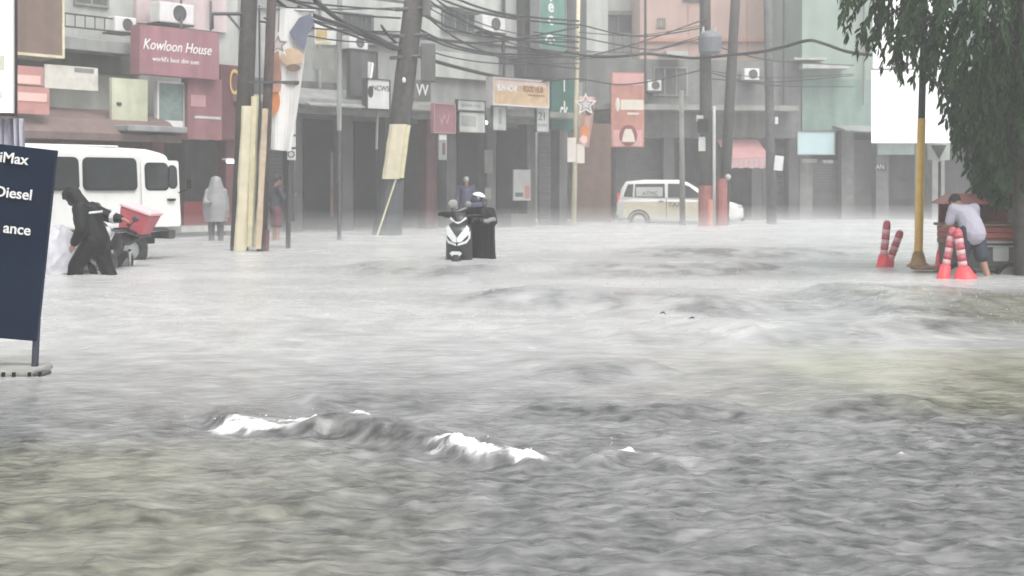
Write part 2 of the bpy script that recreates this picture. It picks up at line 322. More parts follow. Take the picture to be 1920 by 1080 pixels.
# rain striking the water: thousands of little splash crowns
def splashes(N=16000):
    r = np.random.RandomState(11)
    y = 12 * (54 / 12) ** (r.rand(N) ** .8); x = (r.rand(N) * 2 - 1) * (1.2 + .42 * y)
    h = (.008 + .018 * r.rand(N) ** 2) * (0.55 + .45 * np.clip(y / 20, 0, 1)); w = h * (.28 + .3 * r.rand(N))
    iy = np.clip(np.searchsorted(yy, y), 0, NR - 1); ix = np.clip(((x / (2.5 + .5 * y) + 1) / 2 * (NC - 1)).round().astype(int), 0, NC - 1); z = Z[iy, ix]
    a = r.rand(N) * 6.28; V = np.zeros((N, 4, 3))
    for k in range(3):
        V[:, k, 0] = x + w * np.cos(a + k * 2.094); V[:, k, 1] = y + w * np.sin(a + k * 2.094); V[:, k, 2] = z - .003
    V[:, 3, 0] = x + h * .25 * (r.rand(N) - .5); V[:, 3, 1] = y; V[:, 3, 2] = z + h
    b = np.arange(N)[:, None] * 4; F = np.concatenate([b + [0, 1, 3], b + [1, 2, 3], b + [2, 0, 3]], 1).reshape(-1, 3)
    me = bpy.data.meshes.new('rain_splashes'); me.vertices.add(N * 4); me.vertices.foreach_set('co', V.astype(np.float32).ravel())
    me.loops.add(F.size); me.loops.foreach_set('vertex_index', F.astype(np.int32).ravel()); me.polygons.add(len(F)); me.polygons.foreach_set('loop_start', np.arange(0, F.size, 3, dtype=np.int32))
    me.update(calc_edges=True); me.materials.append(mat('splash_water', (.70, .71, .70), .4, .05, alpha=.4))
    o = bpy.data.objects.new('rain_splashes', me); col.objects.link(o)
    tag(o, 'pale splashes of heavy rain all over the flood water', 'rain splashes', kind='stuff')
splashes()

def droplets(N=120):                                      # spray thrown up where the wave breaks
    r = random.Random(8); q = MB()
    for _ in range(N):
        px, py, sp = r.choice([(468, 800, 45), (590, 795, 50), (880, 838, 60), (900, 850, 60), (965, 862, 25), (1172, 852, 18)]); x, y = wpt(px + r.gauss(0, sp), py + r.gauss(0, 5)); d = .0014 + .0022 * r.random() ** 2
        q.ell((x, y, .035 + abs(r.gauss(0, .014))), (d * 1.4, d, d), None, 6, 4)
    o = q.build('foam_spray', mat('foam_white', (.85, .86, .85), .5, .03), smooth=True); tag(o, 'white droplets thrown up by the breaking wave in the foreground', 'spray', kind='stuff')
droplets(34)

# the air: driving rain as an even haze, and the spray that hangs low over the water
def air(name, a, b, dens, label, c=(.93, .94, .94, 1)):
    o = MB().b2(a, b).build(name, None); m = bpy.data.materials.new(name); m.use_nodes = True; t = m.node_tree; t.nodes.clear()
    pv = t.nodes.new('ShaderNodeVolumePrincipled'); pv.inputs['Density'].default_value = dens; pv.inputs['Color'].default_value = c; pv.inputs['Anisotropy'].default_value = .0
    ou = t.nodes.new('ShaderNodeOutputMaterial'); t.links.new(pv.outputs[0], ou.inputs['Volume']); o.data.materials.append(m); tag(o, label, 'haze', kind='stuff')
air('haze', (-160, -160, GROUND - 1.4), (160, 160, 14.5), .0045, 'grey haze of driving rain over the whole street')
for zt, y0, dn, lb in ((.16, 25, .030, 'densest white spray skimming the far flood water'), (.34, 26, .018, 'thinner white spray over the far flood water'), (.58, 27.5, .012, 'faint spray knee-high along the shopfronts')):
    air('spray_mist', (-32 - zt, y0, GROUND - 1.2 - zt * .1), (32 + zt, 56 + zt, zt), dn, lb)

# ------------------------------------------------------------------ buildings
TOP = 9.5
F1 = Fac(-260, 28.5, 446, 36.5); F2 = Fac(446, 37.5, 1092, 47.5); F3 = Fac(1092, 53, 1502, 54.5); F4 = Fac(1504, 54.6, 2150, 55.5)
def base_of(F, px): p = F.P(px, HOR); return (p.x, p.y, GROUND)
def build(name, F, px): return thing(name, None, 'building', base_of(F, px))
BACK = -9.0
def window(b, F, px0, py0, px1, py1, off, mullions=1, glass=None):
    a0, a1, z0, z1 = F.rect(px0, py0, px1, py1, off + .06); fr = MB(); t = .06
    F.box(fr, a0, a1, z0, z0 + t, off, off + .06); F.box(fr, a0, a1, z1 - t, z1, off, off + .06); F.box(fr, a0, a0 + t, z0 + t, z1 - t, off, off + .06); F.box(fr, a1 - t, a1, z0 + t, z1 - t, off, off + .06)
    for k in range(mullions):
        c = a0 + (a1 - a0) * (k + 1) / (mullions + 1); F.box(fr, c - .025, c + .025, z0 + t, z1 - t, off, off + .05)
    w = fr.build('window', M_conc, b, True); pn = MB(); F.box(pn, a0 + .02, a1 - .02, z0 + .02, z1 - .02, off, off + .025)
    p = pn.build('pane', glass or M_glassr, w, False); p.parent = w; p.matrix_parent_inverse = (w.matrix_parent_inverse.inverted() @ PM(b).inverted()) if False else Matrix()
    p.matrix_parent_inverse = Matrix()                    # frame and pane share the frame's space
    return w
def railing(name, F, px0, py0, px1, py1, off, m, parent, nb=9):
    a0, a1, z0, z1 = F.rect(px0, py0, px1, py1, off); q = MB()
    for z in (z0, z1): q.tube([F.A(a0, z, off), F.A(a1, z, off)], .022, 6)
    for k in range(nb): c = a0 + (a1 - a0) * k / (nb - 1); q.tube([F.A(c, z0, off), F.A(c, z1, off)], .014, 5)
    return q.build(name, m, parent, True)
def shutter(b, F, px0, py0, px1, py1, off, m):
    a0, a1, z0, z1 = F.rect(px0, py0, px1, py1, off); q = MB(); n = max(6, int((z1 - z0) / .11))
    for k in range(n): za = z0 + (z1 - z0) * k / n; zb = z0 + (z1 - z0) * (k + .86) / n; F.box(q, a0, a1, za, zb, off - .05, off + (.02 if k % 2 else .012))
    return q.build('roller_shutter', m, b, True)

# left: restaurant with red signs
b1 = build('restaurant_building', F1, 200); b1['label'] = 'pale two-storey restaurant with brown canopy behind the white van'
q = MB(); F1.box(q, 0, F1.L, 2.75, TOP, BACK, 0); q.build('wall', M_pale, b1, True)
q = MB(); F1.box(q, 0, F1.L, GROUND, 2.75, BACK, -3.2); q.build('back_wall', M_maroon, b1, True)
for px in (-250, -60, 128, 300, 436):
    a = F1.s(px); q = MB(); F1.box(q, a - .18, a + .18, GROUND, 2.75, -.45, -.05); q.build('pillar', M_maroon, b1, True, bevel=.02)
q = MB(); F1.pbox(q, -260, 57, 258, 82, 0, .75); q.build('ledge', M_grey, b1, True, bevel=.02)
q = MB(); F1.pbox(q, -260, 84, 262, 124, 0, .10); q.build('fascia', M_dgrey, b1, True)
q = MB(); F1.pbox(q, 256, -80, 425, 52, 0, .12); q.build('wall_panel', mat('pinkish_render', (.62, .52, .52), .8, .1, streak=.3), b1, True)
railing('railing', F1, 122, 30, 214, 54, .7, M_dsteel, b1, 6)
window(b1, F1, 140, -60, 205, 12, .0, 1); window(b1, F1, 276, -70, 330, -8, .125, 1)
q = MB(); a0, a1, z0, z1 = F1.rect(40, 226, 338, 262, 1.7)
prof = [(0, z1 + .35), (.6, z1 + .28), (1.3, z1 + .05), (1.75, z0 + .14), (1.75, z0 - .02), (1.68, z0 - .02), (1.62, z0 + .10), (0, z0 + .16)]
q.loft([[F1.A(a, z, o) for o, z in prof] for a in (a0, (a0 + a1) / 2, a1)]); q.build('canopy', mat('brown_canopy', (.17, .12, .11), .6, .2, streak=.3), b1, True)
q = MB(); F1.pbox(q, 240, 236, 352, 247, .0, 2.0); q.build('canopy_sheet', M_roof, b1, True, bevel=.02)
q = MB(); F1.pbox(q, 345, 378, 436, 424, -.9, -.75); q.build('low_wall', mat('red_wall', (.28, .04, .05), .6, .15), b1, True)
q = MB(); F1.pbox(q, 340, 424, 440, 434, -1.0, .2); q.build('step', M_pale, b1, True)
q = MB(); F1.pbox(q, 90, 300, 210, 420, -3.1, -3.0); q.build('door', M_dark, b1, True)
q = MB(); F1.pbox(q, 414, 122, 446, 262, 0, .25); q.build('corner_pier', M_maroon, b1, True)
t_ = F1.P(438, 156, .27); text('lettering', 'C', .95, t_, F1.u, (0, 0, 1), mat('gold_lettering', (.62, .45, .14), .4, .1), b1, bold=.0, sx=.45)

def board(name, label, cat, F, rect, o0, o1, face, frame=None, fw=.05, group=None, leg=None):
    p = F.P((rect[0] + rect[2]) / 2, rect[3], o1); t = thing(name, label, cat, p, group=group)
    q = MB(); F.pbox(q, *rect, o0, o1); q.build('panel', face, t, True, bevel=.006)
    if frame:
        a0, a1, z0, z1 = F.rect(*rect, o1); q = MB(); h = o1 + .025
        F.box(q, a0 - fw, a1 + fw, z1, z1 + fw, o0, h); F.box(q, a0 - fw, a1 + fw, z0 - fw, z0, o0, h); F.box(q, a0 - fw, a0, z0, z1, o0, h); F.box(q, a1, a1 + fw, z0, z1, o0, h)
        q.build('frame', frame, t, True)
    return t
def put(t, F, px, py, off, s, hpx, m, **k):
    p = F.P(px, py, off); return text('lettering', s, hpx * p.y / FPX * 1.4, p, F.u, (0, 0, 1), m, t, **k)
def strip(t, name, F, rect, off, m, th=.012): q = MB(); F.pbox(q, *rect, off, off + th); return q.build(name, m, t, True)

board('billboard', 'large brown billboard with cream border above the red menu boards', 'billboard', F1, (-40, -70, 116, 98), .1, 1.0, M_brown, M_cream, .06)
t = board('menu_board', 'red menu board with pink lettering band, upper one beside the lightbox', 'sign', F1, (24, 124, 82, 160), 1.5, 1.6, mat('brick_red', (.48, .24, .22), .6, .15)); strip(t, 'print', F1, (28, 141, 76, 157), 1.602, mat('pink_print', (.75, .50, .45), .6, .1))
t = board('menu_board', 'red menu board with pink lettering band, lower one beside the lightbox', 'sign', F1, (24, 163, 93, 214), 1.55, 1.65, mat('brick_red', (.48, .24, .22))); strip(t, 'print', F1, (32, 174, 88, 190), 1.652, mat('pink_print', (.75, .50, .45)))
t = board('hanging_banner', 'faded white cloth banner hung under the grey ledge', 'banner', F1, (84, 124, 184, 168), .9, .94, mat('faded_cloth', (.62, .60, .54), .8, .15, 5)); strip(t, 'print', F1, (140, 128, 176, 136), .942, M_conc, .006)
t = board('yellow_board', 'pale yellow board standing on the canopy roof', 'sign', F1, (210, 148, 277, 230), 1.2, 1.3, mat('pale_yellow', (.58, .59, .44), .6, .12, streak=.3)); strip(t, 'emblem', F1, (219, 192, 228, 198), 1.302, M_ink)
t = board('framed_panel', 'greenish glass menu panel in a white frame beside yellow board', 'sign', F1, (297, 157, 344, 244), .9, 1.0, mat('green_glass', (.20, .27, .25), .15, .3), M_white, .05); strip(t, 'print', F1, (302, 226, 343, 241), 1.002, M_white)
t = board('restaurant_sign', 'red box sign with white italic restaurant name above the van', 'sign', F1, (262, 54, 411, 144), 1.0, 1.35, M_red)
put(t, F1, 333, 89, 1.355, 'Kowloon House', 20, M_letter, shear=.3, sx=.86); put(t, F1, 330, 114, 1.355, "world's best dim sum", 9, M_letter, shear=.1, sx=1.0)
q = MB(); q.tube([F1.P(340, 54, 1.2), F1.P(340, 0, .1)], .03, 6); q.tube([F1.P(395, 56, 1.2), F1.P(395, 2, .1)], .03, 6); q.build('bracket', M_dsteel, t, True)
t = board('vertical_sign', 'tall maroon vertical sign hanging below the red restaurant sign', 'sign', F1, (352, 147, 416, 262), .9, 1.15, mat('dull_red', (.28, .13, .14), .55, .18, streak=.35))
strip(t, 'print', F1, (365, 218, 432 - 18, 223), 1.152, M_pale); strip(t, 'print', F1, (358, 178, 386, 200), 1.152, mat('dull_pink', (.45, .25, .26), .6, .1))
def aircon(F, px0, py0, px1, py1, off, label):
    t = thing('air_conditioner', label, 'air conditioner', F.P((px0 + px1) / 2, py1, off)); q = MB(); F.pbox(q, px0, py0, px1, py1, off - .4, off); q.build('casing', M_white, t, True, bevel=.02)
    c = F.P(px0 * .42 + px1 * .58, (py0 + py1) / 2, off); r = (py1 - py0) * c.y / FPX * .40; q = MB()
    ring = lambda rr, o: [c + F.out * o + F.u * rr * math.cos(a) + Vector((0, 0, rr * math.sin(a))) for a in [6.2832 * k / 20 for k in range(20)]]
    q.loft([ring(r, -.02), ring(r, .012), ring(r * .86, .012), ring(r * .86, -.02)], cap=False); g_ = q.build('fan_grille', M_dsteel, t, True); q = MB(); q.loft([ring(r * .85, -.01), ring(r * .85, .004)]); q.build('fan', M_dgrey, t, True)
    q = MB(); F.pbox(q, px0, py1, px1, py1 + 3, off - .5, off); q.build('bracket', M_dsteel, t, True)
aircon(F1, 216, 32, 256, 60, .8, 'white air conditioner unit on the ledge beside the railing'); aircon(F1, 300, 6, 364, 44, .75, 'white air conditioner unit directly above the red restaurant sign')
t = thing('tube_lamp', 'lit fluorescent tube lamp left of the yellow pole guards', 'lamp', F1.P(438, 303, .6)); q = MB(); q.tube([F1.P(426, 303, .6), F1.P(452, 303, .6)], .035, 8); q.build('tube', mat('lit_tube', (1, 1, .97), .4, 0, emit=2.5), t, True)
q = MB(); F1.pbox(q, 424, 297, 454, 300, .5, .66); q.build('housing', M_white, t, True)

# centre: grey shop building
b2 = build('shop_building', F2, 760); b2['label'] = 'grey shop building with dark open ground floor behind the scooter'
q = MB(); F2.box(q, 0, F2.L, 3.35, TOP, BACK, 0); q.build('wall', M_grey, b2, True)
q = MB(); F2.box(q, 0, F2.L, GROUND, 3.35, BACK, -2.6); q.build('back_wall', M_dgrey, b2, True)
q = MB(); F2.pbox(q, 452, 196, 1085, 208, 0, 1.5); q.build('canopy', M_conc, b2, True, bevel=.02)
for i, (p0, p1, y0, y1, m) in enumerate([(585, 1000, -40, 8, M_pale), (585, 1000, 14, 70, M_pale), (600, 980, 76, 94, M_grey), (800, 935, 100, 148, M_pale), (452, 640, 150, 196, M_dgrey)]):
    q = MB(); F2.pbox(q, p0, y0, p1, y1, 0, .10 + .02 * i); q.build('cladding_band', m, b2, True, bevel=.01)
q = MB(); a0, a1 = F2.s(560, 1.2), F2.s(708, 1.2); zt = F2.P(600, 165, .2).z; zb = F2.P(600, 200, 1.4).z
q.hexa([F2.A(a0, zb, 1.7), F2.A(a1, zb, 1.7), F2.A(a1, zt - .04, .1), F2.A(a0, zt - .04, .1), F2.A(a0, zb + .04, 1.7), F2.A(a1, zb + .04, 1.7), F2.A(a1, zt, .1), F2.A(a0, zt, .1)]); q.build('sheet_awning', M_roof, b2, True)
for px in (470, 560, 655, 735, 812, 850, 925, 1000, 1060):
    a = F2.s(px); q = MB(); F2.box(q, a - .2, a + .2, GROUND, 3.35, -.5, -.08); q.build('pillar', M_dgrey if px not in (812,) else M_maroon, b2, True, bevel=.02)
shutter(b2, F2, 480, 235, 552, 440, -1.2, mat('grey_shutter', (.20, .20, .20), .5, .15, metal=.3)); shutter(b2, F2, 1010, 250, 1056, 430, -1.0, mat('grey_shutter', (.2, .2, .2)))
for p0, p1 in ((570, 645), (665, 728), (745, 805), (858, 920), (932, 995)):
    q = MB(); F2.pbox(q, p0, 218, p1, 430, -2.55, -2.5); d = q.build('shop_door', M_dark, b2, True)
window(b2, F2, 640, 26, 700, 62, .14, 2); window(b2, F2, 830, 22, 900, 60, .14, 2)
q = MB(); F2.pbox(q, 985, -60, 1100, 148, 0, .5); q.build('projecting_bay', M_dgrey, b2, True)
q = MB(); F2.pbox(q, 1096, -60, 1140, 96, -1.5, -1.2); q.build('side_wall', M_pale, b2, True)
t = board('pink_poster', 'faded pink and white poster on a post deep in the dark shopfront', 'poster', F2, (622, 285, 643, 405), -.6, -.52, mat('faded_pink', (.42, .36, .35), .7, .15)); strip(t, 'print', F2, (623, 350, 642, 402), -.518, mat('pale_red', (.50, .22, .19), .7, .1))
t = board('dark_hanging_sign', 'dark grey board hung high left of the second utility pole', 'sign', F2, (658, 97, 706, 182), 1.1, 1.25, M_dgrey, M_dsteel, .04); strip(t, 'print', F2, (690, 116, 697, 146), 1.252, M_white)
t = board('white_clinic_sign', 'white square sign with dark lettering on a thin stem left of second pole', 'sign', F2, (689, 150, 730, 204), 1.55, 1.75, M_white, M_dsteel, .03)
put(t, F2, 714, 166, 1.755, 'NCWS', 10, M_ink); q = MB(); q.ell(F2.P(695, 172, 1.75), (.10, .012, .17), Euler((0, 0, math.atan2(F2.u.y, F2.u.x))).to_matrix()); q.build('emblem', M_ink, t, True); q = MB(); q.tube([F2.P(708, 204, 1.65), F2.P(706, 280, 1.65)], .035, 8); q.build('stem', M_conc, t, True); q = MB(); q.tube([F2.P(695, 150, 1.65), F2.P(699, 120, 1.4), F2.P(694, 112, .6)], .03, 8); q.build('hook', M_white, t, True)
t = board('letter_sign', 'small sign with two white letters right of the second utility pole', 'sign', F2, (776, 150, 808, 190), .9, 1.0, M_dgrey); put(t, F2, 792, 170, 1.005, 'VV', 22, M_letter, sx=.8)
t = board('maroon_sign', 'maroon square sign with faint emblem under the canopy', 'sign', F2, (814, 196, 852, 248), 1.5, 1.62, mat('dull_maroon', (.28, .13, .15), .6, .1), mat('pink_edge', (.45, .25, .27), .6, .1), .03); put(t, F2, 833, 226, 1.625, 'W', 20, mat('pink_edge', (.4, .2, .2)))
t = board('small_hanging_sign', 'small pale sign dangling below the maroon square sign', 'sign', F2, (823, 250, 838, 300), 1.5, 1.56, M_grey); strip(t, 'print', F2, (830, 268, 835, 290), 1.562, M_maroon); strip(t, 'print', F2, (824, 252, 837, 262), 1.562, M_white)
t = board('white_sign', 'wide white sign, upper of two between maroon and orange signs', 'sign', F2, (858, 189, 909, 207), 1.5, 1.6, M_pale, M_dsteel, .02); put(t, F2, 884, 198, 1.605, 'RENTAL HALL', 6, M_grey)
t = board('white_sign', 'larger white sign, lower of two between maroon and orange signs', 'sign', F2, (861, 211, 909, 248), 1.5, 1.6, M_pale, M_dsteel, .02); strip(t, 'print', F2, (866, 217, 893, 236), 1.602, M_grey)
t = thing('bulb_lamp', 'tiny lit bulb beside the lower white sign', 'lamp', F2.P(911, 230, 1.5)); q = MB(); q.ell(F2.P(911, 230, 1.5), .055); q.build('bulb', mat('lit_bulb', (1, 1, .95), .4, 0, emit=4), t, True, smooth=True); q = MB(); q.tube([F2.P(911, 226, 1.5), F2.P(911, 206, 1.5)], .012, 6); q.build('cord', M_black, t, True)
t = board('food_sign', 'orange and cream shop sign with white and brown lettering', 'sign', F2, (926, 151, 1027, 197), 1.5, 1.8, mat('orange_face', (.60, .43, .26), .5, .2, 4, streak=.25), mat('pale_trim', (.60, .56, .56), .5, .1), .05)
strip(t, 'print', F2, (930, 153, 1024, 162), 1.802, mat('pale_pink', (.66, .52, .48), .5, .1), .004); put(t, F2, 951, 166, 1.81, 'BUN NOW', 12, M_letter, bold=.008, sx=.62); put(t, F2, 1000, 168, 1.81, 'FOOD HUB', 12, mat('brown_letter', (.30, .13, .05), .6, .1), bold=.004, sx=.62); strip(t, 'print', F2, (990, 178, 1022, 180), 1.805, mat('brown_letter', (.3, .13, .05)))
t = board('portrait_sign', 'white portrait sign hanging under left end of orange sign', 'sign', F2, (924, 200, 949, 244), 1.5, 1.58, M_pale, M_dsteel, .015); strip(t, 'print', F2, (936, 205, 941, 232), 1.582, M_grey)
t = board('portrait_sign', 'white portrait sign with two digits hanging under right end of orange sign', 'sign', F2, (1006, 202, 1029, 247), 1.5, 1.58, M_pale, M_dsteel, .015); put(t, F2, 1017, 219, 1.585, '21', 16, M_dgrey); strip(t, 'print', F2, (1009, 232, 1026, 237), 1.582, M_grey)
t = board('green_vertical_sign', 'tall green vertical sign with white letters at top of picture', 'sign', F2, (1012, -60, 1060, 92), .9, 1.3, mat('soft_green', (.15, .30, .25), .5, .15, streak=.3), M_steel, .03)
for s_, y_ in (('T', -8), ('e', 12), ('c', 36)): put(t, F2, 1033, y_, 1.305, s_, 24, M_letter, bold=.012)
q = MB(); c = F2.P(1031, 78, 1.31)
arc = lambda r, o: [c + F2.out * o + F2.u * r * math.cos(a) + Vector((0, 0, r * math.sin(a))) for a in [math.pi * k / 12 for k in range(13)]]
q.loft([arc(.22, 0), arc(.22, .02), arc(.16, .02), arc(.16, 0)], cap=False, closed=False); q.build('emblem', M_letter, t, True); q = MB(); q.ell(c + Vector((0, 0, -.02)), (.07, .02, .07)); q.build('emblem_dot', M_white, t, True)
t = board('green_lower_sign', 'dark green vertical panel with white letters beside the thin cream pole', 'sign', F2, (1034, 150, 1080, 244), .7, .9, M_dgreen); put(t, F2, 1057, 208, .905, 'ck', 34, M_letter, sx=.5, bold=.01); put(t, F2, 1058, 162, .905, 'l', 22, M_letter, sx=.7, bold=.01)
t = board('white_poster', 'white poster with picture on the dark shop wall right of the scooter', 'poster', F2, (963, 318, 995, 376), .0, .05, mat('poster_paper', (.50, .50, .49), .6, .1)); strip(t, 'print', F2, (966, 361, 981, 369), .052, M_dgrey, .004); strip(t, 'print', F2, (984, 348, 993, 372), .052, mat('pale_red', (.5, .22, .2)), .004)
t = board('notice_strip', 'narrow grey notice in the dark shopfront above the rider', 'poster', F2, (909, 281, 924, 325), -.04, .0, M_conc); t = board('notice_strip', 'small grey notice right of the white helmet', 'poster', F2, (910, 352, 921, 373), -.04, .0, M_conc)
t = board('brown_shutter', 'brown painted shutter panel between cream pole and hanging red banner', 'shutter', F3, (1078, 232, 1146, 424), 3.0, 3.2, mat('brown_shutter', (.17, .105, .08), .7, .2, streak=.3))
t = board('potted_stand', 'low grey crate stand on the flooded pavement right of the rider', 'stand', F2, (958, 402, 1000, 440), .3, .9, M_dgrey)

# right: dark shops, salmon and mint buildings
b3 = build('dark_shops', F3, 1300); b3['label'] = 'dark grey two-storey shops behind the white taxi'
q = MB(); F3.box(q, 0, F3.L, 3.2, F3.P(1300, 112, 0).z, BACK, 0); q.build('wall', mat('weathered_grey', (.20, .205, .20), .8, .2, streak=.35), b3, True)
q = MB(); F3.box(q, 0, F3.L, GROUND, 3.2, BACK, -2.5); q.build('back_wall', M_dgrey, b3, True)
for px in (1100, 1165, 1255, 1340, 1420, 1490):
    a = F3.s(px); q = MB(); F3.box(q, a - .22, a + .22, GROUND, 3.2, -.5, -.05); q.build('pillar', M_dgrey, b3, True)
q = MB(); F3.pbox(q, 1096, 196, 1498, 206, 0, 1.1); q.build('canopy', M_conc, b3, True)
for p0, p1, y0, y1 in ((1225, 1290, 125, 180),): window(b3, F3, p0, y0, p1, y1, .0, 2, M_dgrey)
shutter(b3, F3, 1175, 225, 1248, 410, -1.0, mat('grey_shutter', (.2, .2, .2))); shutter(b3, F3, 1430, 225, 1484, 410, -1.0, mat('grey_shutter', (.2, .2, .2)))
q = MB(); F3.pbox(q, 1250, 96, 1290, 104, -.2, 1.1); q.build('roof_sheet', M_pale, b3, True)
F5 = Fac(1200, 60, 1482, 60)
b5 = build('salmon_building', F5, 1340); b5['label'] = 'tall salmon pink building behind the utility poles'
q = MB(); F5.box(q, 0, F5.L, GROUND, 12, BACK, 0); q.build('wall', M_salmon, b5, True); window(b5, F5, 1232, 34, 1248, 52, 0, 2, M_salmon)
q = MB(); F5.pbox(q, 1280, -12, 1330, 3, -.0, .06); q.build('window', M_glassr, b5, True); q = MB(); F5.pbox(q, 1202, 72, 1480, 78, 0, .12); q.build('string_course', mat('salmon_dark', (.5, .27, .22), .8), b5, True)
for px in (1290, 1400): q = MB(); F5.pbox(q, px, -60, px + 2, 100, 0, .05); q.build('downpipe', mat('salmon_dark', (.5, .27, .22)), b5, True)
b4 = build('mint_building', F4, 1600); b4['label'] = 'mint green building with dark shops behind the white panel'
q = MB(); F4.box(q, 0, F4.L, F4.P(1600, 150).z, 12, BACK, 0); q.build('wall', M_green, b4, True)
q = MB(); F4.pbox(q, 1504, 150, 2150, 246, BACK, .03); q.build('lower_wall', mat('grey_green', (.25, .35, .31), .8, .12, streak=.3), b4, True)
zl = F4.P(1600, 246).z
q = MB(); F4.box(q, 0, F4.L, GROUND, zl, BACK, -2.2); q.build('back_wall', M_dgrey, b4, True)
for px in (1512, 1590, 1655, 1760, 1850, 1950):
    a = F4.s(px); q = MB(); F4.box(q, a - .25, a + .25, GROUND, zl, -.5, -.02); q.build('pillar', mat('grey_pillar', (.24, .24, .235), .8, .2, streak=.3), b4, True)
shutter(b4, F4, 1520, 300, 1582, 414, -.6, mat('mauve_shutter', (.20, .19, .195), .6, .15)); shutter(b4, F4, 1600, 262, 1648, 414, -.6, mat('mauve_shutter', (.2, .19, .195))); shutter(b4, F4, 1665, 262, 1752, 414, -1.2, M_dgrey)
q = MB(); a0, a1 = F4.s(1575, 1), F4.s(1760, 1); z1 = F4.P(1600, 236, 0).z; z0 = F4.P(1600, 246, 1.2).z
q.hexa([F4.A(a0, z0, 1.6), F4.A(a1, z0 - .25, 1.6), F4.A(a1, z1 - .05, 0), F4.A(a0, z1 - .05, 0), F4.A(a0, z0 + .06, 1.6), F4.A(a1, z0 - .19, 1.6), F4.A(a1, z1 + .02, 0), F4.A(a0, z1 + .02, 0)]); q.build('sheet_awning', M_roof, b4, True)
q = MB(); F4.pbox(q, 1646, 268, 1722, 290, .2, .3); q.build('fascia', mat('pale_mint', (.50, .60, .56), .6, .08), b4, True)
for p0, y0, p1, y1 in ((1505, 120, 1592, 128), (1490, 108, 1550, 112)): q = MB(); F4.pbox(q, p0, y0, p1, y1, 0.03, .8); q.build('roof_sheet', M_pale, b4, True)
t = board('blue_sign', 'blank pale blue shop sign on the mint building', 'sign', F4, (1496, 248, 1564, 289), .5, .65, mat('pale_blue', (.50, .66, .68), .5, .05), M_steel, .03)
t = board('shop_notice', 'small white lettered notice under the awning right of mint shutter', 'sign', F4, (1640, 307, 1661, 320), -.02, .02, M_dgrey); put(t, F4, 1650, 313, .025, 'AN', 9, M_letter, sx=.9)
t = board('light_strip', 'pale strip light under the blank blue shop sign', 'sign', F4, (1504, 298, 1532, 305), .1, .2, M_pale); t = board('light_strip', 'shorter pale strip right of the strip under the blue sign', 'sign', F4, (1543, 300, 1562, 306), .1, .2, M_pale)
# awning stall in red on the dark shops
t = thing('red_awning', 'faded red cloth awning between the utility poles and mint building', 'awning', F3.P(1405, 318, 1.4)); q = MB()
a0, a1 = F3.s(1362, 1.2), F3.s(1440, 1.2); zt, zb = F3.P(1400, 262, .1).z, F3.P(1400, 300, 1.3).z
q.hexa([F3.A(a0, zb, 1.4), F3.A(a1, zb + .1, 1.4), F3.A(a1, zt + .0, 0), F3.A(a0, zt, 0), F3.A(a0, zb + .03, 1.4), F3.A(a1, zb + .13, 1.4), F3.A(a1, zt + .03, 0), F3.A(a0, zt + .03, 0)]); q.build('canopy', mat('awning_red', (.42, .22, .22), .7, .12), t, True)
q = MB(); n = 8
for k in range(n): c0, c1 = a0 + (a1 - a0) * k / n, a0 + (a1 - a0) * (k + .94) / n; F3.box(q, c0, c1, zb - .32 + .03 * (k % 2), zb + .01 + .1 * k / n, 1.39, 1.41)
q.build('valance', mat('awning_pink', (.50, .34, .34), .7, .1), t, True)
t = board('hanging_red_banner', 'red vertical banner sign with white panel and round emblem', 'banner', F3, (1146, 136, 1208, 276), 1.6, 1.75, mat('poppy_red', (.50, .22, .17), .5, .16, streak=.3))
strip(t, 'print', F3, (1150, 138, 1206, 160), 1.752, mat('pale_rose', (.62, .34, .33), .5, .1)); strip(t, 'print', F3, (1164, 187, 1207, 206), 1.752, mat('cream_print', (.70, .64, .55), .5, .08)); strip(t, 'print', F3, (1176, 211, 1198, 215), 1.752, mat('cream_print', (.7, .64, .55)))
strip(t, 'print', F3, (1150, 244, 1204, 274), 1.752, mat('pale_rose', (.62, .34, .33)), .008)
q = MB(); c = F3.P(1158, 196, 1.755); q.ell(c, (.09, .02, .26)); q.build('letter_emblem', mat('cream_print', (.7, .64, .55)), t, True)
c = F3.P(1178, 254, 1.762); ring = lambda r, o: [c + F3.out * o + F3.u * r * math.cos(a) + Vector((0, 0, r * 1.15 * math.sin(a))) for a in [6.2832 * k / 24 for k in range(24)]]
q = MB(); q.loft([ring(.34, 0), ring(.34, .02)]); q.build('emblem', mat('dark_red_ring', (.25, .06, .06), .6), t, True); q = MB(); q.prism([(-.26, -.24), (.26, -.24), (.20, .02), (.12, .24), (-.12, .24), (-.20, .02)], c + F3.out * .02, F3.u, (0, 0, 1), F3.out * .012); q.build('emblem_letter', mat('cream_print', (.7, .64, .55)), t, True)
# a low hoarding row closing the far left and far right street ends
Fb = Fac(-700, 62, 2600, 66)
bb = thing('far_building', 'pale building filling the gap far behind the shop buildings', 'building', (-2, 63, GROUND)); q = MB(); Fb.box(q, 0, Fb.L, GROUND, 11, -6, 0); q.build('wall', M_pale, bb, True)
q = MB(); Fb.pbox(q, 1085, 20, 1200, 28, 0, .3); q.build('balcony_slab', M_conc, bb, True); railing('railing', Fb, 1085, 60, 1200, 98, .3, M_dsteel, bb, 8); window(bb, Fb, 1130, 30, 1190, 64, 0, 1)

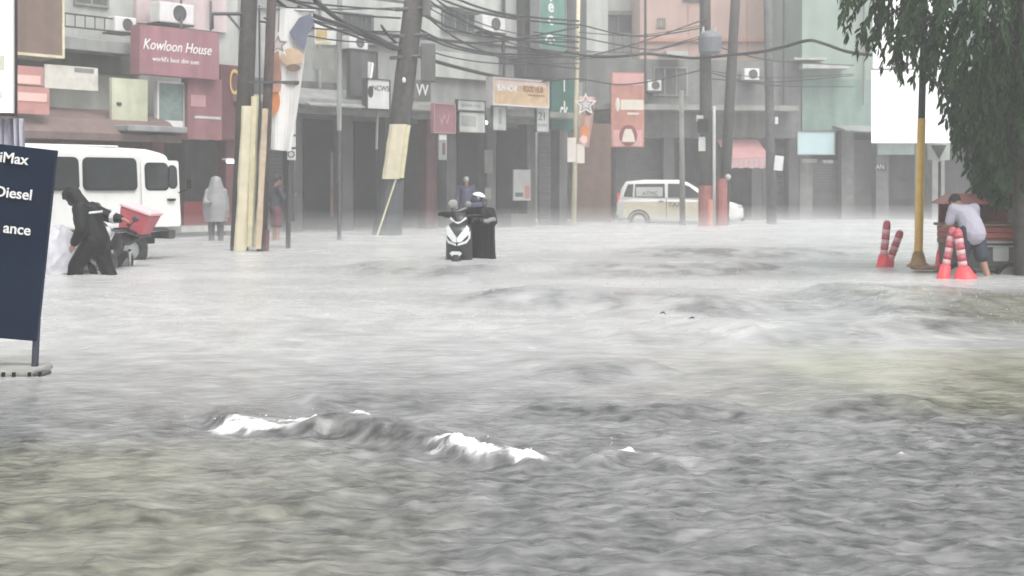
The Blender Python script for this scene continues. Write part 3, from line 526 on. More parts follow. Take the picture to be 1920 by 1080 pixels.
for a in [(F2, 905, 30, 948, 60, .55, 'air conditioner high on the grey shop building left of green sign'), (F2, 655, 68, 690, 92, .55, 'air conditioner on the grey shop building above the dark hanging sign'), (F3, 1215, 150, 1240, 170, .5, 'air conditioner on the dark shops left of their window'), (F3, 1396, 128, 1424, 150, .5, 'air conditioner on the dark shops between the right-hand utility poles')]: aircon(*a)
for px, F, b in ((600, F2, b2), (945, F2, b2), (1010, F2, b2), (1210, F3, b3), (1470, F3, b3), (1620, F4, b4)):
    q = MB(); q.tube([F.P(px, -40, .22), F.P(px, 196, .22)], .05, 8); q.build('downpipe', M_dsteel if px % 20 else M_conc, b, True)
railing('window_grille', F2, 640, 26, 700, 62, .24, M_dsteel, b2, 10); railing('window_grille', F2, 830, 22, 900, 60, .24, M_dsteel, b2, 11)

# ------------------------------------------------------------------ vehicles
def rr(x, zc, hw, hh, r, n=5, taper=0.0):                 # rounded rectangle across a body at station x; taper narrows the top
    p = []
    for cx, cz, a0 in ((hw - r, hh - r, 0), (-hw + r, hh - r, 90), (-hw + r, -hh + r, 180), (hw - r, -hh + r, 270)):
        for k in range(n + 1):
            a = R(a0 + 90 * k / n); y, z = cx + r * math.cos(a), cz + r * math.sin(a); p.append(Vector((x, y * (1 - taper * (z + hh) / (2 * hh)), zc + z)))
    return p
def wheel(t, x, y, z, r, w, rimf=.62, name='wheel'):
    ring = lambda rr_, yy_: [Vector((x + rr_ * math.cos(a), y + yy_, z + rr_ * math.sin(a))) for a in [6.2832 * k / 28 for k in range(28)]]
    wh = MB().loft([ring(r * rimf, -w / 2), ring(r * .93, -w / 2), ring(r, -w * .35), ring(r, w * .35), ring(r * .93, w / 2), ring(r * rimf, w / 2), ring(r * rimf, -w / 2)], cap=False).build(name, M_tyre, t, smooth=True)
    m = MB().loft([ring(r * rimf * 1.02, -w * .32), ring(r * rimf * 1.02, w * .32)])
    m.loft([ring(r * .2, -w * .42), ring(r * .2, w * .42)]); rim = m.build('rim', M_steel, wh, smooth=False); return wh
def panel(t, name, pts, y, th, m, n=None, bevel=0.0):    # flat outline (x,z) on a body side at y
    return MB().prism(pts, (0, y, 0), (1, 0, 0), (0, 0, 1), (0, th, 0)).build(name, m, t, bevel=bevel)
def rpts(x0, z0, x1, z1, r, n=4):
    p = []
    for cx, cz, a0 in ((x1 - r, z1 - r, 0), (x0 + r, z1 - r, 90), (x0 + r, z0 + r, 180), (x1 - r, z0 + r, 270)):
        p += [(cx + r * math.cos(R(a0 + 90 * k / n)), cz + r * math.sin(R(a0 + 90 * k / n))) for k in range(n + 1)]
    return p

def passenger_van():
    A, B = W(-148, 0, 21.6).xy, W(272, 0, 24.6).xy; ang = math.atan2(B.y - A.y, B.x - A.x); c = (A + B) / 2
    t = thing('passenger_van', 'white boxy passenger van with dark windows behind the walking person', 'van', (c.x, c.y, -.16), (0, 0, ang))
    paint = mat('van_white', (.74, .745, .72), .35, .06, 2.2, streak=.16, coat=.3)
    hl = (B - A).length / 2; zb, zt = .62, 2.08
    S = []
    for x, lo, hi, hw in [(-hl, .78, 1.98, .76), (-hl + .06, .66, 2.05, .81), (-hl + .3, zb, zt, .83), (0, zb, zt + .02, .83), (hl - 1.0, zb, zt - .01, .83), (hl - .42, zb, zt - .03, .83), (hl - .16, zb + .01, zt - .08, .82), (hl - .04, zb + .04, 1.96, .81), (hl + .0, .68, 1.90, .78)]:
        S.append(rr(x, (lo + hi) / 2, hw, (hi - lo) / 2, .14, 5, .07))
    MB().loft(S).build('body', paint, t, smooth=False, bevel=.01)
    yS = -.835                                            # side towards the street
    tilt = lambda z: 0
    def side_win(x0, x1, z0=1.36, z1=1.82, nm='side_window'):
        M_ = Matrix.Rotation(R(-3.6), 4, 'X')
        w = MB().prism(rpts(x0 - .035, z0 - .035, x1 + .035, z1 + .035, .09), (0, -.806, 0), (1, 0, 0), (0, .065, 1), (0, -.012, 0)).build(nm, M_black, t)
        MB().prism(rpts(x0, z0, x1, z1, .07), (0, -.815, 0), (1, 0, 0), (0, .065, 1), (0, -.010, 0)).build('pane', M_glass, w)
        return w
    for o_ in (-.065 * 1.36,): pass
    L_ = 2 * hl
    xs = lambda px: None
    def xpx(px):                                          # station of the side seen at picture column px
        r = Vector(((px - 960) / FPX, 1)); d = Vector((math.cos(ang), math.sin(ang))); n = Vector((-d.y, d.x)); q = c - n * .83
        return (r.x * q.y - r.y * q.x) / (d.x * r.y - d.y * r.x)
    X_ = [xpx(p) for p in (58, 146, 160, 255, 275, 314, 318, 332, 334)]
    OFF = Vector((0, -.89, 0))
    def win(x0, x1, z0, z1, nm='side_window', m=M_glass):
        u, v = Vector((1, 0, 0)), Vector((0, .085, 1)); o = Vector((0, -.80 - .085 * 1.3, 0)) + Vector((0, -.012, 0))
        o = Vector((0, -.845 - .085 * .62 * 0, 0)); v = Vector((0, .08, 1)); o.y = -.856 - .08 * 1.15
        w = MB().prism(rpts(x0 - .03, z0 - .03, x1 + .03, z1 + .03, .09), o, u, v, (0, .06, 0)).build(nm, M_black, t)
        MB().prism(rpts(x0, z0, x1, z1, .07), o + Vector((0, -.012, 0)), u, v, (0, .02, 0)).build('pane', m, w); return w
    win(X_[0], X_[1], 1.37, 1.86); win(X_[2], X_[3], 1.37, 1.86)
    win(X_[4], X_[5], 1.37, 1.79, 'door_window'); win(X_[6], X_[7] - .02, 1.40, 1.75, 'quarter_window')
    dr = MB().prism(rpts(X_[4] - .10, .72, X_[7] + .05, 1.86, .05), (0, -.842 - .08 * 1.05, 0), (1, 0, 0), (0, .07, 1), (0, .012, 0)).build('door', paint, t)
    MB().b2((X_[5] - .02, -.89, 1.16), (X_[5] + .13, -.845, 1.20)).build('handle', M_black, dr)
    MB().tube([(X_[7] + .02, -.84, 1.3), (X_[7] + .12, -.98, 1.36)], .012, 6).box((X_[7] + .13, -.99, 1.45), (.03, .10, .16)).build('mirror', M_black, t, bevel=.01)
    MB().b2((-hl + .1, -.85, .64), (hl - .1, -.835, .70)).build('sill', M_dsteel, t)
    MB().prism([(-.60, 0), (.60, 0), (.55, .42), (-.55, .42)], (hl - .01, 0, 1.36), (0, 1, 0), (-.2, 0, 1), (.015, 0, 0)).build('windscreen', M_glass, t)
    for s in (-1, 1):
        MB().ell((hl + .02, s * .58, .92), (.03, .10, .10)).build('headlight', M_white, t, smooth=True); MB().box((-hl - .005, s * .68, 1.0), (.03, .12, .30)).build('taillight', M_safety, t)
        wheel(t, hl - .75, s * .66, .33, .33, .2, .5); wheel(t, -hl + .95, s * .66, .33, .33, .2, .5)
    MB().b2((hl - .05, -.80, .50), (hl + .10, .80, .66)).build('bumper', M_dsteel, t, bevel=.03); MB().b2((-hl - .08, -.8, .52), (-hl + .05, .8, .66)).build('bumper', M_dsteel, t, bevel=.03)
    MB().b2((-hl + .2, -.6, .42), (hl - .2, .6, .62)).build('chassis', M_black, t)
    MB().tube([(-hl + .4, -.70, zt + .0), (hl - 1.0, -.70, zt - .0)], .02, 6).build('drip_rail', paint, t)
passenger_van()

def taxi():
    xl, xr = W(1168, 0, 49.5).x, W(1382, 0, 48.5).x; L_ = 4.45; c = W(1275, 0, 49.6); ang = R(-10)
    t = thing('taxi', 'white people-carrier taxi with yellowed lower doors standing in the flood', 'taxi', (c.x, c.y, -.22), (0, 0, ang))
    paint = mat('taxi_white', (.80, .80, .78), .3, .05, 1.5, coat=.4); yel = mat('taxi_yellowed', (.62, .57, .44), .35, .12, 3)
    S = [rr(x, (lo + hi) / 2, hw, (hi - lo) / 2, min(.16, (hi - lo) / 2.2), 5, .04) for x, lo, hi, hw in [(-2.2, .55, 1.00, .72), (-2.14, .40, 1.12, .82), (-1.6, .28, 1.15, .87), (0, .25, 1.12, .88), (.9, .25, 1.10, .88), (1.4, .26, 1.06, .87), (1.85, .30, .96, .85), (2.15, .36, .84, .78), (2.24, .44, .72, .66)]]
    MB().loft(S).build('body', paint, t, smooth=True)
    S = [rr(x, (lo + hi) / 2, hw, (hi - lo) / 2, min(.13, (hi - lo) / 2.3), 5, .20) for x, lo, hi, hw in [(-2.12, 1.0, 1.16, .80), (-2.05, 1.0, 1.45, .83), (-1.88, 1.0, 1.70, .84), (-1.2, 1.0, 1.76, .85), (0, 1.0, 1.755, .85), (.25, 1.0, 1.68, .85), (.62, 1.0, 1.47, .85), (1.05, 1.0, 1.22, .83), (1.36, 1.0, 1.07, .80)]]
    cab = MB().loft(S).build('cabin', paint, t, smooth=True)
    for s in (-1, 1):
        v = Vector((0, -s * .30, 1)); o = Vector((0, s * (.855 + .30 * 1.05), 0)); d = (0, -s * .05, 0); u = (1, 0, 0)
        o = Vector((0, s * (.868 + .215 * 1.03), 0)); v = Vector((0, -s * .215, 1))
        for nm, pts in (('rear_quarter_window', [(-1.95, 1.18), (-1.62, 1.15), (-1.60, 1.60), (-1.80, 1.60)]), ('rear_window', [(-1.55, 1.15), (-.48, 1.13), (-.50, 1.62), (-1.54, 1.61)]), ('front_window', [(-.38, 1.13), (.90, 1.12), (.36, 1.54), (.12, 1.61), (-.38, 1.62)])):
            MB().prism(pts, o, u, v, d).build(nm, M_glass, t)
        MB().prism(rpts(-1.95, .42, 1.1, .98, .06), (0, s * .885, 0), u, (0, -s * .012, 1), (0, -s * .02, 0)).build('door_panel', yel, t)
        MB().b2((-.44, s * .888, .40), (-.42, s * .87, 1.1)).build('door_seam', M_dsteel, t)
        MB().box((-.62, s * .90, 1.0), (.16, .03, .03)).build('handle', M_dsteel, t); MB().ell((.86, s * .98, 1.16), (.07, .10, .08)).build('mirror', paint, t, smooth=True)
        wheel(t, 1.38, s * .78, .31, .33, .2); wheel(t, -1.40, s * .78, .31, .33, .2)
        for xw in (1.38, -1.40):
            MB().loft([[Vector((xw + rr_ * math.cos(a), s * .886, .31 + rr_ * math.sin(a))) for a in [math.pi * k / 14 for k in range(15)]] for rr_ in (.34, .40)], closed=False, cap=False).build('wheel_arch', M_black, t)
        MB().ell((2.08, s * .60, .80), (.12, .17, .08)).build('headlight', mat('lamp_lens', (.55, .55, .56), .1, .1), t, smooth=True); MB().box((-2.15, s * .70, 1.12), (.06, .16, .34)).build('taillight', M_safety, t, bevel=.02)
        MB().ell((2.16, s * .56, .46), (.08, .12, .05)).build('fog_lamp', M_dsteel, t, smooth=True)
    MB().prism([(-.66, 0), (.66, 0), (.54, .52), (-.54, .52)], (1.24, 0, 1.14), (0, 1, 0), (-1.22, 0, 1), (.012, 0, .012)).build('windscreen', M_glass, t)
    MB().b2((2.10, -.42, .60), (2.25, .42, .74)).build('grille', M_black, t, bevel=.02); MB().b2((2.12, -.62, .30), (2.27, .62, .42)).build('bumper_lip', M_dsteel, t, bevel=.02)
    MB().b2((-2.24, -.66, .50), (-2.14, .66, .62)).build('rear_bumper', paint, t, bevel=.03)
    st = MB().prism(rpts(-1.5, 1.17, -.56, 1.50, .03), (0, -.874 - .215 * 1.03, 0), (1, 0, 0), (0, .215, 1), (0, -.004, 0)).build('window_sticker', mat('sticker', (.45, .45, .44), .6, .1), t)
    text('lettering', 'ATMC', .20, (-1.0, -.885 + .215 * .23, 1.27), (1, 0, 0), (0, .215, 1), M_ink, t, world=False); text('lettering', 'TAXI', .24, (-.1, -.905, .88), (1, 0, 0), (0, 0, 1), M_dgrey, t, world=False)
taxi()

def scooter():
    D = 22.8; c = W(868, 0, D); t = thing('scooter', 'black and white motor scooter pushed head-on through the flood', 'scooter', (c.x, c.y, GROUND), (R(0), R(-2), R(-97)))
    # local +x points at the viewer
    W_ = mat('scooter_white', (.66, .67, .68), .25, .12, 14, coat=.4); K = mat('scooter_black', (.02, .02, .022), .35, .2, coat=.3)
    wheel(t, .62, 0, .25, .25, .11, name='front_wheel'); wheel(t, -.66, 0, .25, .25, .13, name='rear_wheel')
    S = [rr(x, z, hw, hh, min(hw, hh) * .55, 5, tp) for x, z, hw, hh, tp in [(.30, .62, .19, .36, .1), (.40, .62, .22, .36, .05), (.50, .64, .205, .31, .05), (.58, .68, .15, .22, .05), (.62, .70, .07, .12, 0)]]
    MB().loft(S).build('front_fairing', K, t, smooth=True)
    S = [rr(x, z, hw, hh, .08, 5, .2) for x, z, hw, hh in [(-.85, .74, .10, .08), (-.7, .68, .17, .14), (-.3, .60, .19, .18), (-.05, .52, .17, .16), (0, .48, .14, .1)]]
    MB().loft(S).build('rear_body', K, t, smooth=True); MB().b2((-.05, -.2, .30), (.36, .2, .38)).build('floorboard', K, t, bevel=.03)
    S = [rr(x, z, hw, hh, .04, 5, .2) for x, z, hw, hh in [(-.82, .86, .10, .04), (-.4, .84, .15, .06), (-.05, .78, .12, .05), (.0, .75, .08, .03)]]
    MB().loft(S).build('seat', M_black, t, smooth=True)
    for s in (-1, 1):                                     # the white V of the lamps
        MB().prism([(.004, .655), (.07, .665), (.185, .79), (.19, .89), (.15, .935), (.055, .80), (.004, .73)], (.715, 0, 0), (-.30, s * 1, 0), (-.12, 0, 1), (.03, 0, 0)).build('headlight', W_, t, bevel=.006)
        MB().prism([(.01, .60), (.15, .645), (.205, .73), (.205, .86), (.18, .80), (.17, .72), (.13, .68), (.02, .64)], (.665, 0, 0), (-.40, s * 1, 0), (-.06, 0, 1), (.03, 0, 0)).build('lamp_surround', W_, t, bevel=.004)
        MB().prism([(.0, .955), (.05, .975), (.14, 1.04), (.12, 1.07), (.05, 1.0), (.0, .985)], (.70, 0, 0), (-.3, s * 1, 0), (-.15, 0, 1), (.02, 0, 0)).build('cowl_trim', W_, t)
        MB().box((.46, s * .19, .50), (.03, .02, .14)).build('side_trim', W_, t); MB().tube([(.42, s * .05, .40), (.60, s * .075, .25)], .025, 8).build('fork', M_dsteel, t)
        MB().tube([(.30, s * .08, 1.08), (.22, s * .29, 1.10)], [.02, .02], 8).build('handlebar', M_black, t); g_ = MB().tube([(.23, s * .20, 1.10), (.21, s * .32, 1.10)], .023, 8).build('grip', M_black, t)
        mr = MB().tube([(.27, s * .16, 1.10), (.28, s * .13, 1.24)], .008, 6).build('mirror_stem', M_black, t); MB().ell((.28, s * .125, 1.285), (.025, .08, .07) if s < 0 else (.02, .05, .045)).build('mirror', M_conc, mr, smooth=True)
    S = [rr(x, z, hw, hh, min(hw, hh) * .6, 5, .3) for x, z, hw, hh in [(.12, 1.06, .06, .04), (.24, 1.06, .13, .08), (.36, 1.03, .13, .10), (.46, .99, .08, .06)]]; MB().loft(S).build('handlebar_cowl', K, t, smooth=True)
    MB().prism([(-.10, .03), (-.05, -.03), (0, -.055), (.05, -.03), (.10, .03), (.06, .06), (-.06, .06)], (.73, 0, .455), (0, 1, 0), (0, 0, 1), (.02, 0, 0)).build('number_plate', W_, t)
    S = [rr(x, z, .075, .05, .03) for x, z in [(.38, .30), (.50, .37), (.62, .38), (.76, .32), (.82, .22)]]; MB().loft(S).build('front_fender', K, t, smooth=True)
scooter()

def motorcycle():
    c = W(193, 0, 20.9); t = thing('delivery_motorcycle', 'leaning black delivery motorcycle with red box in front of the van', 'motorcycle', (c.x - .05, c.y, GROUND + .02), (R(-19), 0, R(-97)))
    K = M_black; Rd = mat('box_red', (.50, .09, .12), .5, .12); Lid = mat('box_lid_pink', (.80, .50, .52), .45, .08)
    wheel(t, .63, 0, .29, .29, .09, .75, name='front_wheel'); wheel(t, -.60, 0, .29, .29, .11, .75, name='rear_wheel')
    S = [rr(x, z, hw, hh, min(hw, hh) * .6, 5, .2) for x, z, hw, hh in [(.34, .80, .07, .06), (.22, .80, .14, .13), (.0, .78, .13, .12), (-.12, .74, .09, .08)]]; MB().loft(S).build('tank', K, t, smooth=True)
    S = [rr(x, z, hw, hh, .03, 5) for x, z, hw, hh in [(-.02, .76, .09, .03), (-.3, .78, .13, .05), (-.7, .84, .12, .04)]]; MB().loft(S).build('seat', K, t, smooth=True)
    MB().ell((.05, 0, .42), (.20, .15, .17)).ell((-.05, 0, .30), (.16, .17, .10)).build('engine', M_dsteel, t, smooth=True)
    MB().tube([(.42, 0, .86), (.2, 0, .50), (-.1, 0, .32), (-.6, 0, .32)], .03, 8).build('frame', K, t)
    for s in (-1, 1):
        MB().tube([(.40, s * .08, .96), (.63, s * .08, .29)], .024, 8).build('fork', mat('chrome', (.7, .7, .72), .15, .05, metal=1), t); MB().tube([(.36, s * .05, 1.0), (.33, s * .2, 1.06), (.24, s * .36, 1.04)], .014, 8).build('handlebar', K, t)
        MB().tube([(-.30, s * .14, .66), (-.60, s * .13, .30)], .028, 8).build('shock', mat('chrome', (.7, .7, .72)), t)
        mr = MB().tube([(.32, s * .24, 1.06), (.33, s * .3, 1.2)], .007, 6).build('mirror_stem', K, t); MB().ell((.33, s * .31, 1.24), (.015, .06, .045)).build('mirror', M_dsteel, mr, smooth=True)
    MB().ell((.50, 0, .92), (.09, .10, .10)).build('headlight', mat('lamp_lens', (.55, .55, .56)), t, smooth=True)
    S = [rr(x, z, .06, .02, .015) for x, z in [(.36, .52), (.50, .60), (.66, .61), (.82, .54)]]; MB().loft(S).build('front_fender', K, t, smooth=True)
    MB().tube([(.0, -.17, .25), (-.3, -.17, .27), (-.75, -.18, .36)], [.025, .035, .04], 8).build('exhaust', mat('chrome', (.7, .7, .72)), t)
    MB().b2((-.86, -.2, .885), (-.36, .2, .905)).build('rack', M_dsteel, t)
    S = [[Vector((x, y, z)) for x, y in ((-.86 + k, -.24 + k), (-.36 - k, -.24 + k), (-.36 - k, .24 - k), (-.86 + k, .24 - k))] for z, k in ((.91, .05), (1.22, 0.0), (1.24, 0))]
    bx = MB().loft(S).build('delivery_box', Rd, t, bevel=.025); MB().b2((-.88, -.26, 1.242), (-.34, .26, 1.30)).build('lid', Lid, bx, bevel=.02)
    MB().b2((-.88, -.05, 1.0), (-.34, .0, 1.03)).build('strap', M_black, bx)
motorcycle()

def covered_motorcycle():
    c = W(104, 0, 19.95); t = thing('covered_motorcycle', 'parked motorcycle wrapped in crumpled clear plastic beside the blue board', 'motorcycle', (c.x, c.y, GROUND), (0, 0, R(-25)))
    n, rings = 26, []
    r_ = random.Random(4)
    ph = [r_.random() * 6.28 for _ in range(8)]
    for k, (z, rx, ry) in enumerate([(.34, .62, .34), (.48, .60, .32), (.62, .53, .27), (.74, .42, .22), (.84, .30, .16), (.92, .17, .10), (.97, .05, .04)]):
        ring = []
        for j in range(n):
            a = 6.2832 * j / n; w = 1 + .10 * math.sin(5 * a + ph[0] + k * .5) + .07 * math.sin(9 * a + ph[1] - k * .8) + .05 * r_.random()
            ring.append((rx * w * math.cos(a) + .05 * k * .3, ry * w * math.sin(a), z + .05 * math.sin(3 * a + ph[2]) + .02 * r_.random()))
        rings.append(ring)
    MB().loft(rings).build('plastic_cover', mat('clear_plastic', (.62, .62, .66), .18, .2, 6, alpha=.82), t)
    wheel(t, .48, 0, .28, .28, .09, .75); wheel(t, -.55, 0, .28, .28, .09, .75); MB().b2((-.45, -.1, .28), (.4, .1, .62)).build('engine', M_dsteel, t, bevel=.05)
    MB().tube([(.48, .05, .28), (.28, .05, .80)], .02, 6).tube([(.48, -.05, .28), (.28, -.05, .80)], .02, 6).build('fork', M_steel, t)
covered_motorcycle()

# ------------------------------------------------------------------ people
def hand(mb, wr, d, side, curl=.5, s=1.0):               # palm and five fingers from the wrist along d
    d = Vector(d).normalized(); sd = Vector(side).normalized(); nrm = d.cross(sd).normalized()
    pc = wr + d * .05 * s; mb.chain([wr, wr + d * .04 * s], [.026 * s, .030 * s])
    for i, (o, L_) in enumerate(((-.030, .062), (-.010, .074), (.010, .070), (.029, .054))):
        b = wr + d * .085 * s + sd * o * s; k = b + (d + nrm * .35 * curl).normalized() * L_ * .5 * s; e = k + (d + nrm * 1.6 * curl).normalized() * L_ * .55 * s
        mb.chain([wr + d * .03 * s + sd * o * .7 * s, b, k, e], [.016 * s, .011 * s, .0095 * s, .008 * s])
    th = wr + d * .03 * s - sd * .028 * s; mb.chain([wr + d * .012 * s, th, th + (d * .6 - sd * .6 + nrm * .4 * curl).normalized() * .035 * s, th + (d - sd * .35 + nrm * .8 * curl).normalized() * .062 * s], [.017 * s, .014 * s, .011 * s, .009 * s])
def human(name, label, base, rz, J, top, bot, skin=M_skin, hair=M_hair, sleeve=1.0, trouser=1.0, baggy=1.0, shoes=M_black, s=1.0, hat=None, group=None, look=0.0, hand_m=None, voxel=.011):
    t = thing(name, label, 'person', base, (0, 0, rz), group); t.scale = (s, s, s)
    P0 = dict(pel=(0, 0, .93), wst=(0, .01, 1.07), chs=(0, .02, 1.27), nck=(0, .02, 1.46), hd=(0, .05, 1.60), sL=(-.19, 0, 1.40), sR=(.19, 0, 1.40), eL=(-.25, -.02, 1.13), eR=(.25, -.02, 1.13), wL=(-.27, .06, .89), wR=(.27, .06, .89), kL=(-.11, .02, .49), kR=(.11, .02, .49), aL=(-.11, -.02, .08), aR=(.11, -.02, .08), hL=(-.09, 0, .90), hR=(.09, 0, .90))
    P0.update(J or {}); p = {k: Vector(v) for k, v in P0.items()}
    b = MB(); h = p['hd']; up = (h - p['nck']).normalized(); fw = Vector((math.sin(-look), math.cos(look), 0)); fw = (fw - up * fw.dot(up)).normalized(); rt = fw.cross(up).normalized()
    Mh = Matrix((rt, fw, up)).transposed()
    b.ell(h + up * .01, (.075, .095, .115), Mh, 16, 12); b.ell(h + fw * .03 - up * .06, (.055, .062, .055), Mh); b.cap(p['nck'] - up * .04, h - up * .05, .055, .052)
    b.ell(h + fw * .098 - up * .012, (.013, .02, .022), Mh); b.ell(h + rt * .078 - up * .005, (.012, .022, .032), Mh); b.ell(h - rt * .078 - up * .005, (.012, .022, .032), Mh); b.ell(h + fw * .082 - up * .055, (.028, .016, .010), Mh)
    b.chain([p['pel'], p['wst'], p['chs'], p['nck'] - up * .05], [.13, .125, .13, .07]); b.chain([p['sL'], p['chs'], p['sR']], [.06, .11, .06])
    for q in 'LR':
        b.chain([p['s' + q], p['e' + q], p['w' + q]], [.052, .042, .028]); sd = rt if q == 'R' else -rt
        hand(b, p['w' + q], (p['w' + q] - p['e' + q]), fw.cross((p['w' + q] - p['e' + q]).normalized()) if abs((p['w' + q] - p['e' + q]).normalized().dot(fw)) < .8 else up)
        b.chain([p['h' + q], p['k' + q], p['a' + q]], [.085, .058, .042]); a = p['a' + q]; b.chain([a, a + Vector((0, .13, -.045))], [.04, .035])
    blob('body', b, voxel, skin, t, it=3)
    for k in (-1, 1): MB().ell(h + fw * .083 + rt * k * .033 + up * .012, (.013, .009, .008), Mh, 8, 6).build('eye', M_ink, t, smooth=True)
    c = MB(); g_ = baggy; lift = Vector((0, 0, .02))
    c.chain([p['pel'] + Vector((0, 0, .0)), p['wst'], p['chs'], p['nck'] - up * .07], [.165 * g_, .155 * g_, .155 * g_, .085]); c.chain([p['sL'], p['chs'], p['sR']], [.085 * g_, .135 * g_, .085 * g_])
    for q in 'LR':
        e, w_ = p['e' + q], p['w' + q]
        if sleeve > .6: c.chain([p['s' + q], e, e.lerp(w_, .93)], [.08 * g_, .068 * g_, .050 * g_])
        else: c.chain([p['s' + q], p['s' + q].lerp(e, .75)], [.08 * g_, .07 * g_])
    blob('jacket' if sleeve > .6 else 'shirt', c, voxel + .003, top, t)
    c = MB(); c.chain([p['pel'] + Vector((0, 0, .03)), p['pel']], [.120 * g_, .135 * g_]); c.chain([p['hL'], p['hR']], [.115 * g_, .115 * g_])
    for q in 'LR':
        k_, a = p['k' + q], p['a' + q]
        if trouser > .6: c.chain([p['h' + q], k_, k_.lerp(a, .92)], [.11 * g_, .085 * g_, .072 * g_])
        else: c.chain([p['h' + q], p['h' + q].lerp(k_, .85)], [.11 * g_, .10 * g_])
    blob('trousers' if trouser > .6 else 'shorts', c, voxel + .003, bot, t)
    for q in 'LR':
        a = p['a' + q]; MB().chain([a + Vector((0, -.03, -.02)), a + Vector((0, .15, -.045))], [.05, .045]).build('shoe', shoes, t, smooth=True)
    if hat == 'hood': 
        c = MB().ell(h - fw * .012 + up * .015, (.105, .125, .145), Mh, 18, 12).chain([p['nck'] - up * .03, h - fw * .02 - up * .05], [.12, .105]); c.chain([h + fw * .05 + up * .09, h + fw * .115 + up * .075], [.07, .03]); blob('hood', c, .013, top, t); MB().ell(h + fw * .09 - up * .045, (.05, .035, .05), Mh).build('face_mask', mat('dark_mask', (.05, .045, .045), .7), t, smooth=True)
    elif hat == 'cap': MB().ell(h + up * .04, (.084, .102, .085), Mh, 14, 10).build('cap', M_pale, t, smooth=True)
    elif hat == 'none': pass
    else:
        MB().ell(h - fw * .014 + up * .028, (.085, .103, .108), Mh, 16, 10).build('hair', hair, t, smooth=True)
    return t, p, (fw, rt, up)

M_suit = mat('black_rainsuit', (.006, .006, .0065), .5, .4, 8, bump=.6, bscale=11, spec=.18); M_refl = mat('reflective_tape', (.62, .64, .62), .35, .05)
# walking left, one arm back on the motorcycle; local +y is the walking direction (picture left)
c = W(176, 0, 19.5)
J = dict(pel=(0, -.02, .80), wst=(0, .03, .95), chs=(0, .10, 1.12), nck=(0, .19, 1.30), hd=(0, .31, 1.43), sL=(-.20, .12, 1.25), sR=(.20, .12, 1.25), eL=(-.26, .06, .98), wL=(-.24, .18, .78), eR=(.27, -.10, 1.14), wR=(.22, -.30, 1.11),
         hL=(-.09, -.02, .80), hR=(.09, -.02, .80), kL=(-.10, .22, .46), aL=(-.11, .27, .07), kR=(.11, -.13, .44), aR=(.11, -.30, .08))
t, p, (fw, rt, up) = human('person', 'person in black hooded rain suit wading left past the white van', (c.x, c.y, GROUND), R(82), J, M_suit, M_suit, baggy=1.30, hat='hood')
MB().tube([(.30, .20, 1.16), (.345, .06, 1.20), (.335, -.02, 1.235), (.30, -.06, 1.25), (.26, -.15, 1.24)], .016, 6).build('reflective_stripe', M_refl, t)
q = MB(); q.tube([(-.22, .08, 1.19), (-.1, -.07, 1.21), (.05, -.08, 1.215), (.2, -.03, 1.22), (.30, .04, 1.20)], .018, 6); q.build('reflective_back_stripe', M_refl, t)
q = MB(); a, b_ = p['eR'], p['wR']
for k in (.45,):
    m_ = a.lerp(b_, k); d_ = (b_ - a).normalized(); q.tube([m_ - d_ * .03, m_ + d_ * .03], .088, 12)
q.build('arm_band', M_refl, t)

# beside the scooter, leaning on its bars under a black cape
c = W(901, 0, 22.95)
J = dict(pel=(0, 0, .86), wst=(0, .04, 1.0), chs=(.0, .10, 1.12), nck=(.01, .15, 1.22), hd=(.02, .19, 1.32), sL=(-.18, .10, 1.15), sR=(.19, .10, 1.15), eR=(.36, .26, 1.10), wR=(.53, .40, 1.12), eL=(-.24, .22, 1.0), wL=(-.02, .42, 1.02), hd_=(0, 0, 0)); J.pop('hd_')
capem = mat('black_cape', (.012, .011, .012), .55, .3, 6, bump=.5, bscale=10, spec=.15)
t, p, (fw, rt, up) = human('person', 'person in white helmet and long black rain cape pushing the scooter', (c.x, c.y, GROUND), R(174), J, capem, capem, hat='none', baggy=1.05, skin=mat('black_glove', (.02, .02, .02), .6, .2))
rings = []
for k, (z, rx, ry, yo) in enumerate([(1.235, .07, .07, .13), (1.20, .17, .13, .11), (1.10, .235, .19, .08), (.95, .245, .22, .05), (.75, .235, .23, .03), (.5, .235, .24, .01), (.26, .25, .26, 0), (.12, .255, .27, 0)]):
    rings.append([(rx * (1 + (.02 + .015 * k) * math.sin(7 * a + .4 * k)) * math.cos(a), yo + ry * (1 + (.02 + .015 * k) * math.sin(7 * a + .4 * k)) * math.sin(a), z) for a in [6.2832 * j / 48 for j in range(48)]])
MB().loft(rings, cap=False).build('cape', capem, t, smooth=True)
h = p['hd']; Mh = Matrix((rt, fw, up)).transposed()
hm = MB().ell(h + up * .02, (.125, .145, .135), Mh, 20, 14).build('helmet', mat('helmet_dark', (.03, .03, .05), .2, .1, coat=.5), t, smooth=True)
sh = MB(); rg = []; PX_SIDE = 1 if (Matrix.Rotation(R(174), 3, 'Z') @ rt).x < 0 else -1
for i in range(6):                                        # white shell over the crown
    a = R(6 + 10 * i); up2 = (up * .86 - rt * .34 * PX_SIDE - fw * .30).normalized(); rt2 = (rt - up2 * rt.dot(up2)).normalized(); fw2 = up2.cross(rt2).normalized(); rg.append([h + up * .02 + up2 * .150 * math.cos(a) + rt2 * (.142 * math.sin(a) * math.cos(b_)) + fw2 * (.152 * math.sin(a) * math.sin(b_)) for b_ in [6.2832 * k / 20 for k in range(20)]])
sh.loft(rg).build('shell', M_white, hm, smooth=True)
MB().prism([(-.085, -.035), (.085, -.035), (.09, .05), (-.09, .05)], h + fw * .128 + up * .0, rt, up, fw * .025).build('visor', mat('visor', (.16, .16, .22), .08, .1), hm, bevel=.015)
